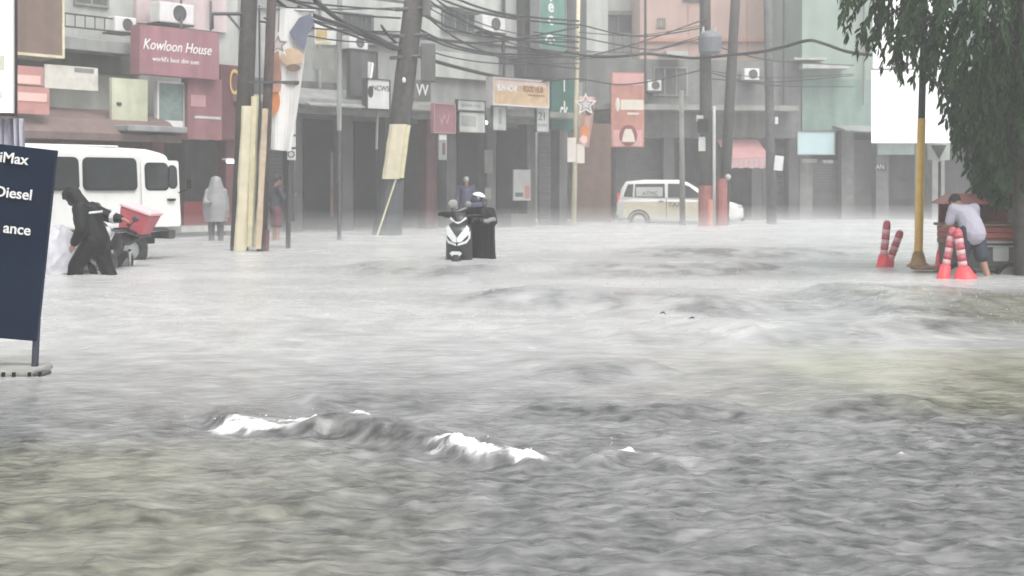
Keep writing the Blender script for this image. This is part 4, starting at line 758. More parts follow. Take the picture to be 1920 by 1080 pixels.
MB().tube([p['sR'] + Vector((.03, 0, 0)), p['eR'], p['wR'].lerp(p['eR'], .2)], [.09, .07, .05], 10).build('sleeve', mat('grey_sleeve', (.22, .22, .225), .5, .2), t, smooth=True)
MB().tube([(-.25, .22, 1.02), (-.14, .33, 1.01), (-.03, .42, 1.02)], [.06, .05, .04], 10).build('cuff', mat('grey_sleeve', (.16, .16, .165)), t, smooth=True)

M_jk = mat('dark_jacket', (.04, .04, .055), .7, .2); M_mar = mat('maroon_shorts', (.13, .05, .07), .7, .2); M_coat = mat('white_raincoat', (.33, .33, .335), .45, .2, alpha=.85)
c = W(405, 0, 32.5); t, p, _ = human('person', 'person under a pale plastic raincoat in front of the maroon restaurant entrance', (c.x, c.y, -.18), R(190), dict(eR=(.25, .12, 1.12), wR=(.14, .30, 1.12)), M_coat, M_jk, hat='none', s=.95)
rings = [[(rx * (1 + .04 * math.sin(6 * a)) * math.cos(a), ry * (1 + .04 * math.sin(6 * a)) * math.sin(a), z) for a in [6.2832 * j / 36 for j in range(36)]] for z, rx, ry in ((1.78, .03, .03), (1.74, .11, .12), (1.6, .15, .16), (1.44, .20, .17), (1.25, .30, .22), (.95, .32, .25), (.66, .27, .24))]
MB().loft(rings, cap=False).build('raincoat', M_coat, t, smooth=True)
c = W(517, 0, 33.0); human('person', 'person in dark jacket and maroon shorts standing just right of the yellow guards', (c.x, c.y, -.18), R(-60), dict(eR=(.25, .10, 1.16), wR=(.20, .30, 1.22)), M_jk, M_mar, trouser=.4, s=1.0)
c = W(874, 0, 42.5); human('person', 'person in navy top with pale cap standing behind the scooter rider', (c.x, c.y, -.18), R(180), None, mat('navy_top', (.05, .05, .11), .7, .2), M_jk, hat='cap', s=1.03)
c = W(1822, 0, 19.25); human('person', 'person in white shirt and navy shorts bending over the red food cart', (c.x, c.y, GROUND + .10), R(22), dict(pel=(0, -.05, .88), wst=(0, .0, 1.0), chs=(0, .12, 1.15), nck=(0, .25, 1.27), hd=(0, .36, 1.34), sL=(-.19, .17, 1.24), sR=(.19, .17, 1.24), eL=(-.23, .24, 1.0), eR=(.24, .20, 1.0), wL=(-.14, .40, .98), wR=(.14, .38, .96), kR=(.12, -.10, .47), aR=(.13, -.26, .10), kL=(-.11, .10, .48), aL=(-.11, .08, .08)), mat('white_shirt', (.46, .45, .53), .7, .08), mat('navy_shorts', (.03, .035, .06), .7, .2), sleeve=.4, trouser=.5, baggy=1.08, s=.93)

# ------------------------------------------------------------------ poles, banners, cables
def pole(name, label, px_t, px_b, D, py_b, r0, r1, m, top=9.2, group=None):
    b = W(px_b, py_b, D); b.z = GROUND; tp = W(px_t, 0, D); k = (top - GROUND) / (W(0, 0, D).z - 0); 
    tx = b.x + (tp.x - b.x) * k; t = thing(name, label, 'utility pole' if 'utility' in name else 'pole', b, group=group)
    q = MB(); q.tube([b, Vector((b.x + (tx - b.x) * .5, D, (top + GROUND) / 2)), Vector((tx, D, top))], [r0, (r0 + r1) / 2, r1], 16); q.build('shaft', m, t, True, smooth=True)
    at = lambda z, off=(0, 0, 0): Vector((b.x + (tx - b.x) * (z - GROUND) / (top - GROUND), D, z)) + Vector(off)
    return t, at
def zpx(py, D): return CAMH + (HOR - py) * D / FPX
def guard(t, name, at, D, py0, py1, xoff, w, m, lean=0.0, fr=.21):   # painted half-round guard slab on the face of a pole
    z1, z0 = zpx(py0, D), max(GROUND, zpx(py1, D)); q = MB(); rings = []
    for k in range(7):
        z = z0 + (z1 - z0) * k / 6; c = at(z, (xoff + lean * (k / 6 - .5), -fr, 0)); j = .012 * math.sin(k * 2.1 + xoff * 9)
        rings.append([c + Vector((-w / 2 - j, 0, 0)), c + Vector((-w * .3, -.05, 0)), c + Vector((w * .3, -.05, 0)), c + Vector((w / 2 + j, 0, 0)), c + Vector((w / 2, .03, 0)), c + Vector((-w / 2, .03, 0))])
    q.loft(rings); q.build(name, m, t, True, bevel=.008)

M_tan = mat('tan_guard', (.52, .42, .30), .7, .2, 5, streak=.25)
t, atA = pole('utility_pole', 'thick dark utility pole with yellow guards at left of the street', 466, 447, 27.2, 468, .18, .15, M_wood)
guard(t, 'pole_guard', atA, 27.2, 200, 470, .08, .24, M_cream, .04); guard(t, 'pole_guard', atA, 27.2, 182, 462, .24, .14, mat('pale_yellow_paint', (.70, .64, .42), .6, .15, 5, streak=.25), -.02)
q = MB(); z = zpx(27, 27.2); q.tube([atA(z, (0, -.1, 0)), atA(z, (-.68, -.1, 0)), atA(z - .30, (-.68, -.1, 0))], .035, 8); q.tube([atA(z, (-.4, -.1, 0)), atA(z - .40, (-.05, -.1, 0))], .025, 8); q.build('bracket', M_dsteel, t, True)
t, atB = pole('utility_pole', 'slimmer brown utility pole with tan guard right beside the thick pole', 508, 489, 27.0, 468, .10, .085, mat('brown_pole', (.10, .075, .07), .8, .3, 6, streak=.35))
guard(t, 'pole_guard', atB, 27.0, 205, 466, -.02, .12, M_tan, .03); q = MB(); q.tube([atB(zpx(430, 27), (.08, 0, 0)), atB(zpx(470, 27), (.09, 0, 0))], .06, 10); q.build('base_sleeve', M_maroon, t, True)
q = MB(); z = zpx(155, 27); q.b2(atB(z, (-.35, -.14, -.025)), atB(z, (.62, -.10, .025))); q.build('cross_arm', M_dsteel, t, True)
# banner with star lantern
def banner(label, pts_l, pts_r, D, m, name='street_banner'):
    pts = [W((a[0] + b_[0]) / 2, a[1], D) for a, b_ in zip(pts_l, pts_r)]; t = thing(name, label, 'banner', pts[-1]); q = MB(); A = []; n = 10
    for i, (a, b_) in enumerate(zip(pts_l, pts_r)):
        row = [W(a[0] + (b_[0] - a[0]) * k / n, a[1] + (b_[1] - a[1]) * k / n, D) + Vector((0, .05 * math.sin(k * .9 + i * .6), 0)) for k in range(n + 1)]; A.append(row + [p + Vector((0, .012, 0)) for p in row[::-1]])
    q.loft(A); q.build('cloth', m, t, True, smooth=False); return t
def patch(t, name, pts, D, dy, m, th=.01):
    A = [W(x, y, D) + Vector((0, dy, 0)) for x, y in pts]; q = MB(); q.loft([A, [p + Vector((0, -th, 0)) for p in A]]); return q.build(name, m, t, True)
def circ(cx, cy, rx, ry, n=16, a0=0, a1=6.2832): return [(cx + rx * math.cos(a0 + (a1 - a0) * k / n), cy + ry * math.sin(a0 + (a1 - a0) * k / n)) for k in range(n)]
DB = 27.9
t = banner('tall white street banner with orange print and torn grey top', [(484, 16), (488, 80), (496, 150), (500, 215), (505, 280)], [(588, 20), (574, 80), (566, 150), (557, 215), (546, 284)], DB, mat('banner_white', (.80, .79, .77), .6, .05))
for k, (pts, m) in enumerate([([(543, 62), (562, 34), (584, 26), (590, 44), (578, 66), (572, 96), (556, 82)], mat('slate_cloth', (.15, .16, .22), .7, .2)), (circ(548, 108, 21, 17), mat('sand_print', (.62, .45, .31), .6, .15)), ([(505, 98), (524, 96), (530, 150), (512, 160), (502, 150)], mat('rust_print', (.50, .26, .19), .6, .2)),
                              (circ(512, 190, 15, 26), M_orange), (circ(552, 128, 13, 7), M_brown), ([(503, 160), (530, 158), (528, 172), (505, 176)], mat('rust_print', (.5, .26, .19)))]): patch(t, 'print', pts, DB, -.062 - .0125 * k, m)
q = MB(); q.tube([W(480, 15, DB), W(592, 20, DB)], .025, 8); q.build('top_bar', M_steel, t, True); q = MB(); q.tube([W(508, 155, DB), W(560, 156, DB)], .03, 8); q.build('cross_bar', M_dsteel, t, True)
q = MB(); q.tube([W(486, 10, DB), W(488, 300, DB)] , .02, 6); q.build('side_rope', M_dsteel, t, True)
def star(label, cx, cy, R_, D, rim, core):
    t = thing('star_lantern', label, 'star lantern', W(cx, cy + R_, D)); c = W(cx, cy, D); s = R_ * D / FPX
    pt = lambda r, dy: [c + Vector((r * (1 if k % 2 == 0 else .45) * s * math.sin(k * math.pi / 5), dy, r * (1 if k % 2 == 0 else .45) * s * math.cos(k * math.pi / 5))) for k in range(10)]
    q = MB(); q.loft([pt(1, 0), pt(1, -.06), pt(.74, -.06), pt(.74, 0)], cap=False); q.build('rim', rim, t, True); q = MB(); q.loft([pt(.52, -.01), pt(.52, -.05)]); q.build('core', core, t, True)
    q = MB(); q.loft([pt(.73, .0), pt(.73, -.02)]); q.build('backing', mat('star_back', (.25, .24, .26), .6, .1), t, True)
    q = MB(); q.tube([c + Vector((0, 0, s)), c + Vector((0, .1, s + .5))], .012, 6); q.build('hanger', M_dsteel, t, True)
star('outlined star lantern on the tall white street banner', 522, 84, 24, 27.5, M_white, mat('star_core', (.60, .52, .50), .5, .1))
t = thing('letter_totem', 'narrow vertical totem sign with white letter tiles right of white banner', 'sign', (W(541, 0, 28.4).x, 28.4, GROUND)); q = MB(); q.tube([Vector((W(539, 0, 28.4).x, 28.4, GROUND)), W(546, 225, 28.4)], .05, 10); q.build('post', M_dsteel, t, True)
for k, s_ in enumerate('SIO'):
    y0 = 231 + 24 * k; q = MB(); c = W(546.5, y0 + 11, 28.35); q.box(c, (.17, .05, .22)); pl = q.build('letter_tile', M_white, t, True, bevel=.01); text('lettering', s_, .20, c + Vector((0, -.03, 0)), (1, 0, 0), (0, 0, 1), M_ink, t)
q = MB(); q.b2(W(535, 300, 28.45), W(553, 415, 28.55)); q.build('lower_panel', M_dgrey, t, True)
t = thing('picture_board', 'small white board with yellow picture high behind the white banner', 'sign', W(610, 88, 33)); q = MB(); q.b2(W(590, 84, 33), W(631, 36, 33.08)); q.build('panel', M_white, t, True); q = MB(); q.b2(W(592, 74, 32.98), W(613, 56, 32.995)); q.build('picture', mat('ochre_print', (.55, .42, .20), .6, .2), t, True); q = MB(); q.b2(W(592, 82, 32.98), W(620, 77, 32.995)); q.build('stripe', mat('straw_print', (.70, .64, .40), .6, .1), t, True)
q = MB(); q.tube([W(637, -60, 33), Vector((W(636, 0, 33).x, 33, 2.6))], .06, 10); q.build('post', M_grey, t, True); q = MB(); q.b2(W(585, 130, 33), W(628, 92, 33.08)); q.build('lower_panel', M_conc, t, True)
q = MB(); q.b2(W(632, 62, 33.0), W(638, 58, 33.05)); q.build('arm', M_grey, t, True); q = MB(); q.tube([Vector((W(636, 0, 33).x, 33, 2.7)), Vector((W(636, 0, 33).x, 33, GROUND))], .05, 10); q.build('lower_post', M_dsteel, t, True)

t, atC = pole('utility_pole', 'leaning dark utility pole with yellow guard left of the scooter', 774, 722, 36.5, 440, .30, .25, M_wood)
guard(t, 'pole_guard', atC, 36.5, 234, 336, -.02, .46, M_cream, .03, .33); guard(t, 'pole_guard', atC, 36.5, 236, 334, .24, .13, mat('pale_yellow_paint', (.7, .64, .42)), .02, .31)
q = MB(); rings = []
for k in range(6):
    z = GROUND + (zpx(338, 36.5) - GROUND) * k / 5; c = atC(z); r_ = .40 - .10 * k / 5; rings.append([c + Vector((r_ * math.cos(a) * (1 + .05 * math.sin(4 * a + k)), r_ * math.sin(a), 0)) for a in [6.2832 * j / 16 for j in range(16)]])
q.loft(rings); q.build('base_wrap', mat('dark_wrap', (.05, .055, .06), .6, .2), t, True)
for k, (px, py, w, h) in enumerate([(803, 118, .62, 1.0), (800, 4, .34, .75)]):
    c = W(px, py, 36.2); q = MB(); q.box(c, (w * .6, .3, h)); q.build('meter_box', M_dgrey, t, True, bevel=.03)
q = MB(); q.tube([atC(zpx(336, 36.5), (.1, -.3, 0)), Vector((W(700, 400, 36).x, 35.9, GROUND))], .025, 6); q.build('guy_rod', M_cream, t, True)
for py in (20, 70, 110): q = MB(); c = atC(zpx(py, 36.5)); q.tube([c + Vector((-.45, -.2, 0)), c + Vector((.5, -.2, .06))], .05, 8); q.build('cable_clamp', M_dsteel, t, True)
q = MB(); q.ell(atC(zpx(152, 36.5), (.0, -.30, 0)), (.05, .03, .08)); q.build('reflector', M_white, t, True, smooth=True)

t, atP = pole('sign_pole', 'thin cream pole with small sign plates right of the shop building', 1084, 1075, 44.2, 425, .085, .06, M_cream, 8.6)
for px0, py0, px1, py1 in ((1064, 258, 1080, 304), (1081, 270, 1096, 306)): q = MB(); q.b2(W(px0, py1, 44.0), W(px1, py0, 44.03)); q.build('sign_plate', mat('plate_cream', (.66, .60, .54), .6, .1), t, True)
t = banner('small orange street banner hanging on the thin cream pole', [(1086, 180), (1086, 225), (1084, 272)], [(1116, 182), (1112, 225), (1104, 276)], 44.05, mat('peach_print', (.62, .40, .34), .6, .2, 3)); 
for k, (cx, cy, rx, ry) in enumerate(((1097, 246, 8, 12), (1105, 205, 8, 12), (1094, 262, 7, 8))): patch(t, 'print', circ(cx, cy, rx, ry), 44.05, -.06 - .013 * k, (M_orange, mat('dark_olive', (.13, .11, .09), .7), mat('pink_print', (.75, .5, .45)))[k])
star('pale star lantern on the thin cream pole', 1098, 196, 22, 43.7, M_white, mat('star_core', (.6, .52, .5)))

Ds = 45.2
t, atD = pole('utility_pole', 'dark utility pole with transformer, left of the pair before the taxi', 1322, 1325, Ds, 424, .22, .17, M_wood)
q = MB(); rings = []; c = W(1330, 0, Ds - .35); 
for z, r_ in ((zpx(104, Ds), .30), (zpx(100, Ds), .36), (zpx(74, Ds), .38), (zpx(68, Ds), .34), (zpx(62, Ds), .2)): rings.append([Vector((c.x + r_ * math.cos(a), Ds - .5 + r_ * math.sin(a), z)) for a in [6.2832 * k / 20 for k in range(20)]])
q.loft(rings); tr = q.build('transformer', mat('transformer_grey', (.17, .18, .20), .5, .15), t, True, smooth=False)
for px in (1318, 1340): q = MB(); q.tube([W(px, 62, Ds - .5), W(px + 1, 50, Ds - .5)], [.06, .03], 8); q.build('insulator', M_pale, t, True)
q = MB(); q.box(W(1318, 236, Ds - .25), (.34, .2, .45)); q.build('meter_box', M_black, t, True); q = MB(); q.box(W(1316, 270, Ds - .25), (.22, .06, .46)); q.build('notice', M_pale, t, True); q = MB(); q.box(W(1312, 222, Ds - .25), (.22, .1, .2)); q.build('notice', M_pale, t, True)
q = MB(); q.tube([Vector((W(1325, 0, Ds).x, Ds, GROUND)), Vector((W(1325, 0, Ds).x, Ds, zpx(348, Ds)))], .27, 14); q.build('base_sleeve', mat('faded_red_paint', (.30, .10, .09), .7, .2), t, True)
q = MB(); q.tube([Vector((W(1331, 0, Ds).x, Ds - .22, GROUND)), Vector((W(1331, 0, Ds).x, Ds - .22, zpx(374, Ds)))], .12, 10); q.build('painted_stub', mat('pale_red_paint', (.60, .25, .20), .6, .15), t, True)
t, atE = pole('utility_pole', 'dark utility pole, right of the pair before the taxi', 1378, 1354, Ds + .3, 422, .19, .15, M_wood)
q = MB(); q.tube([Vector((W(1354, 0, Ds).x, Ds + .3, GROUND)), Vector((W(1356, 0, Ds).x, Ds + .3, zpx(335, Ds)))], .24, 14); q.build('base_sleeve', mat('faded_red_paint', (.3, .1, .09)), t, True)
q = MB(); q.ell(atE(zpx(332, Ds), (.05, -.2, 0)), (.10, .08, .10)); q.build('lamp_cap', M_pale, t, True, smooth=True)
t, atH = pole('standpipe', 'thin white pipe standing between the pair of utility poles', 1339, 1339, Ds - .3, 424, .05, .05, M_pale, zpx(200, Ds))
t, atF = pole('utility_pole', 'slim grey pole in front of the taxi door', 1276, 1280, 46.5, 420, .10, .08, M_conc, zpx(170, 46.5))
t, atG = pole('utility_pole', 'grey utility pole left of the blank blue sign', 1440, 1447, 47.5, 418, .17, .14, mat('grey_timber', (.13, .13, .13), .85, .3, 6, streak=.3))
q = MB(); q.box(W(1460, 306, 47.2), (.30, .04, .50), Matrix.Rotation(R(6), 3, 'Y')); q.build('notice', M_white, t, True); q = MB(); q.box(W(1456, 226, 47.2), (.10, .04, .24)); q.build('notice', M_white, t, True)
q = MB(); q.tube([W(1447, 306, 47.4), W(1460, 306, 47.25)], .02, 6); q.build('arm', M_dsteel, t, True)

def cable(label, pts, r, grp='overhead cables'):
    P_ = [W(*p) if len(p) == 3 else Vector(p[:3]) for p in pts]; C_ = []
    n = len(P_)
    for i in range(n - 1):                                # smooth curve through the points
        p0, p1, p2, p3 = P_[max(i - 1, 0)], P_[i], P_[i + 1], P_[min(i + 2, n - 1)]
        for k in range(8):
            s = k / 8; C_.append(.5 * ((2 * p1) + (p2 - p0) * s + (2 * p0 - 5 * p1 + 4 * p2 - p3) * s * s + (3 * p1 - p0 - 3 * p2 + p3) * s ** 3))
    C_.append(P_[-1]); q = MB(); q.tube(C_, r, 6); o = q.build('overhead_cable', M_wire, smooth=True); tag(o, label, 'cable', grp); return o
cable('heavy black cable sagging across the salmon and mint buildings', [(1060, 96, 43), (1110, 106, 43), (1160, 106, 42), (1210, 101, 42), (1250, 104, 42), (1300, 109, 41), (1360, 104, 40), (1420, 98, 39), (1470, 88, 38), (1515, 76, 37), (1545, 82, 36), (1590, 97, 35), (1650, 103, 34), (1780, 95, 32), (1960, 60, 30)], .045)
cable('thinner cable above the heavy cable by the thin cream pole', [(1000, 60, 44), (1085, 70, 44), (1160, 84, 44), (1230, 92, 44.5), (1322, 70, 45)], .022)
cable('lower cable crossing from thin cream pole to pole pair', [(940, 160, 43), (1030, 152, 43.5), (1085, 148, 44), (1180, 158, 44.5), (1322, 130, 45)], .025)
cable('thick cable bundle sloping from second pole down to the orange sign', [(590, 0, 29), (640, 40, 31), (690, 62, 33), (740, 88, 36), (800, 110, 38), (880, 132, 41), (960, 148, 43), (1040, 150, 44)], .055)
cable('cable bundle just under the thick bundle between banner and second pole', [(560, 14, 28), (600, 34, 29), (650, 50, 31), (700, 76, 34), (740, 92, 36)], .05)
r_ = random.Random(21); share = 'one of the thin dark cables tangled between banner pole and second utility pole'
for k in range(8): y0, y1 = r_.uniform(-30, 50), r_.uniform(-5, 100); s_ = r_.uniform(4, 26); cable(share, [(r_.uniform(470, 520), y0, 27.3), (560, y0 + (y1 - y0) * .3 + s_, 30), (650, y0 + (y1 - y0) * .62 + s_, 33), (750, y1, 36.3)], r_.uniform(.014, .03))
share = 'one of the thin dark cables fanning from second utility pole across the grey shop building'
for k in range(13): y0, y1 = r_.uniform(-60, 95), r_.uniform(30, 130); s_ = r_.uniform(6, 22); cable(share, [(770, y0, 36.3), (850, y0 + (y1 - y0) * .35 + s_, 38.5), (950, y0 + (y1 - y0) * .68 + s_, 41.5), (1085, y1, 44)], r_.uniform(.014, .034))
share = 'one of the thin dark cables running from thin cream pole to pole pair'
for k in range(5): y0, y1 = r_.uniform(40, 120), r_.uniform(20, 110); s_ = r_.uniform(6, 22); cable(share, [(1085, y0, 44), (1200, (y0 + y1) / 2 + s_, 44.5), (1325, y1, 45)], r_.uniform(.013, .024))
share = 'one of the thin grey cables from pole pair towards the mint building'
for k in range(4): y0, y1 = r_.uniform(80, 150), r_.uniform(110, 170); cable(share, [(1330, y0, 45.2), (1440, (y0 + y1) / 2 + 10, 47), (1600, y1, 53.5)], r_.uniform(.015, .024))
t = thing('hanging_rope', 'slack loop of cable hanging from bundle onto second utility pole', 'cable', W(730, 70, 35)); q = MB(); q.tube([W(715, 48, 34.5), W(726, 64, 35), W(742, 80, 36)], .035, 6); q.build('loop', M_wire, t, True)

# ------------------------------------------------------------------ right side: white panel, yellow pole, cart, tree
t = thing('white_billboard', 'large blank white panel on posts behind the yellow pole', 'billboard', (W(1708, 0, 27).x, 27, GROUND)); M_bright = mat('emissive_white', (.86, .86, .86), .5, .02, emit=.35)  # blank sheets given slight emission to come out whiter
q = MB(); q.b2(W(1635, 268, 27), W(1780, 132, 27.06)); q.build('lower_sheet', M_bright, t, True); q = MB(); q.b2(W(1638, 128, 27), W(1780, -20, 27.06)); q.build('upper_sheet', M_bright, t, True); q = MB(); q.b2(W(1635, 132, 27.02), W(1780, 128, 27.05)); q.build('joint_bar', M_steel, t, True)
for px in (1723, 1729): q = MB(); q.tube([Vector((W(px, 0, 27).x, 27.12, GROUND)), Vector((W(px, 0, 27).x, 27.12, 5))], .05, 8); q.build('post', M_steel, t, True)
t = thing('triangle_sign', 'white square sign with grey triangle below the white panel', 'sign', W(1760, 303, 27.3)); q = MB(); q.b2(W(1740, 300, 27.3), W(1780, 270, 27.34)); q.build('plate', M_pale, t, True); patch(t, 'triangle', [(1746, 272), (1775, 272), (1761, 298)], 27.3, -.002, M_dgrey); patch(t, 'tip', [(1752, 300), (1768, 300), (1760, 304)], 27.3, .02, M_pale)
q = MB(); q.tube([W(1774, 300, 27.36), W(1774, 255, 27.36)], .02, 6); q.build('hanger', M_steel, t, True); q = MB(); q.tube([Vector((W(1762, 0, 27.4).x, 27.42, GROUND)), W(1762, 272, 27.42)], .03, 8); q.build('post', M_dsteel, t, True)

D = 21.6; b = W(1722, 0, D); t = thing('yellow_pole', 'yellow steel pole with dark upper part and flared foot', 'pole', (b.x, D, GROUND)); tp = W(1731, 150, D)
q = MB(); q.tube([Vector((b.x, D, -.10)), Vector((b.x, D, .18)), W(1728, 222, D)], [.075, .066, .062], 16); q.build('lower_shaft', M_yellow, t, True, smooth=True)
q = MB(); q.tube([W(1728, 222, D), W(1736, -120, D)], [.056, .05], 16); q.build('upper_shaft', mat('dark_pole_paint', (.05, .05, .075), .5, .15), t, True, smooth=True)
q = MB(); q.tube([Vector((b.x, D, GROUND)), Vector((b.x, D, .02)), Vector((b.x, D, .06)), Vector((b.x, D, .17)), Vector((b.x, D, .24))], [.20, .18, .12, .095, .07], 18); q.build('foot', mat('rusty_yellow', (.42, .27, .12), .7, .3, 8), t, True, smooth=True)

def delineator(label, px0, py0, px1, py1, D, thick=1.0, flare=1.0):
    b, tp = W(px0, py0, D), W(px1, py1, D); d = (tp - b).normalized(); b2 = b + d * ((GROUND + .0 - b.z) / d.z); t = thing('traffic_post', label, 'traffic post', (b2.x, D, GROUND), group='red and white traffic posts'); r = .065 * thick
    L_ = (tp - b2).length; pt = lambda s: b2 + d * L_ * s
    q = MB(); q.tube([pt(0), pt(.30), pt(.52)], [r * 1.9 * flare, r * 1.6 * flare, r * 1.15], 14); q.build('base', M_safety, t, True, smooth=True)
    n = 6
    for k in range(n):
        q = MB(); s0, s1 = .52 + .48 * k / n, .52 + .48 * (k + 1) / n; q.tube([pt(s0), pt(s1)], [r * .92, r * .90], 14); q.build('band', mat('pinkish_band', (.70, .40, .42), .5, .1) if k % 2 == 0 else mat('dull_red_band', (.50, .10, .13), .5, .15), t, True, smooth=True)
    q = MB(); q.ell(pt(1), r * .9); q.build('cap', mat('dull_red_band', (.42, .06, .09)), t, True, smooth=True)
delineator('taller red and white striped post left of the yellow pole', 1655, 500, 1663, 420, 21.4); delineator('shorter red striped post leaning right, left of the yellow pole', 1664, 500, 1687, 438, 21.6)
delineator('red and white striped post leaning right in front of the food cart', 1769, 522, 1786, 432, 18.7, .9); delineator('bulky red post leaning left in front of the food cart', 1809, 522, 1796, 436, 18.6, 1.0, 1.75); delineator('upright red and white post at left edge of the food cart', 1763, 490, 1768, 396, 20.6, .75)

def food_cart():
    D = 20.2; c = W(1836, 0, D); t = thing('food_cart', 'red and brown wooden food cart with roof under the tree', 'food cart', (c.x, c.y, GROUND), (0, 0, R(-4))); m1 = mat('cart_red', (.34, .09, .07), .6, .2, 5); m2 = mat('cart_brown', (.20, .12, .085), .7, .25, 5); m3 = mat('cart_dark', (.085, .09, .08), .6, .2, 5)
    MB().b2((-.50, -.35, .42), (.50, .35, .74)).build('lower_box', m3, t, bevel=.015)
    for k in range(3): MB().b2((-.52, -.375, .745 + .085 * k), (.52, .37, .82 + .085 * k)).build('plank', (m2, m1, m1)[k], t, bevel=.006)
    MB().b2((-.56, -.42, 1.0), (.56, .42, 1.04)).build('counter', m2, t, bevel=.01)
    for x in (-.48, .48):
        for y in (-.33, .33): MB().tube([(x, y, 0), (x, y, 1.34)], .022, 8).build('post', M_dsteel if x > 0 else m1, t)
    MB().hexa([(-.62, -.46, 1.32), (.62, -.46, 1.32), (.62, .46, 1.32), (-.62, .46, 1.32), (-.40, -.28, 1.47), (.40, -.28, 1.47), (.40, .28, 1.47), (-.40, .28, 1.47)]).build('roof', mat('cart_roof', (.36, .16, .15), .6, .15), t, bevel=.01)
    MB().b2((-.5, .30, 1.05), (.5, .33, 1.31)).build('back_panel', mat('cart_maroon', (.20, .05, .055), .6, .2), t)
    MB().prism(rpts(-.10 + .2, .50, .12 + .2, .72, .03), (0, -.353, 0), (1, 0, 0), (0, 0, 1), (0, -.008, 0)).build('sticker', M_pale, t)
    for k in range(2): MB().b2((-.1, -.382, .765 + .0 * k - .06 * k), (.46, -.376, .785 - .06 * k)).build('trim', M_steel, t)
    for x in (-.36, .36): wheel(t, x, -.38, .24, .24, .05, .8)
    MB().b2((-.45, -.30, 1.045), (-.20, .1, 1.22)).build('food_tray', M_steel, t, bevel=.02); MB().b2((-.95, -.2, .36), (-.4, .2, .40)).build('side_shelf', m2, t)
food_cart()

def tree():
    r = random.Random(5); cx, cyy = 7.25, 19.9
    t = thing('drooping_tree', 'tall tree with drooping dark green leaves beside the food cart', 'tree', (7.22, 19.5, GROUND)); bark = mat('bark', (.075, .07, .06), .9, .35, 8, bump=.5, bscale=25)
    q = MB(); q.tube([(7.26, 19.5, GROUND - .1), (7.22, 19.5, .2), (7.2, 19.52, 1.2), (7.22, 19.6, 2.6), (7.2, 19.8, 4.6), (7.25, 19.9, 7.4)], [.20, .16, .145, .13, .11, .04], 14); q.build('trunk', bark, t, True, smooth=True)
    prof = [(.80, .30), (1.0, .5), (1.4, .74), (1.9, .92), (2.35, 1.15), (2.7, 1.6), (3.1, 2.15), (3.5, 2.45), (4.0, 2.6), (5.0, 2.5), (6.0, 1.9), (7.2, .8), (7.7, .2)]
    def rad(z):
        for (z0, r0), (z1, r1) in zip(prof, prof[1:]):
            if z0 <= z <= z1: return r0 + (r1 - r0) * (z - z0) / (z1 - z0)
        return .2
    limbs = MB(); LV = []; LF = []
    def leaf(p, d, L_, w, roll):
        d = d.normalized(); a = d.cross(Vector((math.cos(roll), math.sin(roll), .2))).normalized(); nn = a.cross(d); b = len(LV)
        mid = p + d * L_ * .45 + nn * L_ * .07; LV.extend([p, p + d * L_ * .4 + a * w, mid, p + d * L_ * .4 - a * w, p + d * L_ * .75 + a * w * .7, p + d * L_ * .75 - a * w * .7, p + d * L_ - nn * L_ * .05 + Vector((0, 0, -.01))])
        LF.extend([(b, b + 1, b + 2), (b, b + 2, b + 3), (b + 1, b + 4, b + 2), (b + 2, b + 5, b + 3), (b + 4, b + 6, b + 2), (b + 2, b + 6, b + 5)])
    for i in range(60):                                   # limbs arch out and hang
        z = r.uniform(2.0, 7.2); a = r.uniform(0, 6.2832); rd = rad(max(.9, z - .8)) * r.uniform(.6, .95); s_ = Vector((7.05 + .03 * z, 19.5 + .05 * z, z)); e = Vector((cx + rd * math.cos(a), cyy + rd * math.sin(a), z - .5)); m = s_.lerp(e, .5) + Vector((0, 0, .35)); limbs.tube([s_, m, e], [.035, .022, .01], 6)
    q = limbs.build('limbs', bark, t, True)
    for i in range(1650):
        z = .95 + 6.4 * (r.random() ** .9); a = r.uniform(0, 6.2832); R0 = rad(z); rd = R0 * math.sqrt(r.uniform(.12, 1.0)); tip = Vector((cx + rd * math.cos(a), cyy + rd * math.sin(a), z)); L_ = r.uniform(.45, 1.0)
        if tip.y > 20.9 and r.random() < .5: continue
        outw = Vector((math.cos(a), math.sin(a), 0)); st = tip + Vector((0, 0, L_)) - outw * L_ * r.uniform(.15, .5); n = int(26 * L_ / .7)
        for k in range(n):
            s = (k + r.random()) / n; p = st.lerp(tip, s) + outw * .12 * math.sin(s * math.pi) * L_; d = (tip - st).normalized() * .7 + Vector((r.uniform(-.6, .6), r.uniform(-.6, .6), r.uniform(-.9, .1)))
            leaf(p, d, r.uniform(.11, .19), r.uniform(.018, .030), r.uniform(0, 6.28))
    q = MB(); q.v = LV; q.f = LF
    m = mat('drooping_leaves', (.028, .066, .019), .55, .6, 2.2, spec=.3); o = q.build('crown', m, t, True)
tree()
t = thing('grey_wall_end', 'dark grey masonry pier behind the tree trunk at right edge', 'pier', (7.7, 20.8, GROUND)); q = MB(); q.b2((7.25, 20.6, GROUND), (8.6, 21.6, 2.9)); q.build('shaft', M_dgrey, t, True); q = MB(); q.b2((7.15, 20.45, GROUND), (8.7, 21.6, .18)); q.build('plinth', M_conc, t, True)

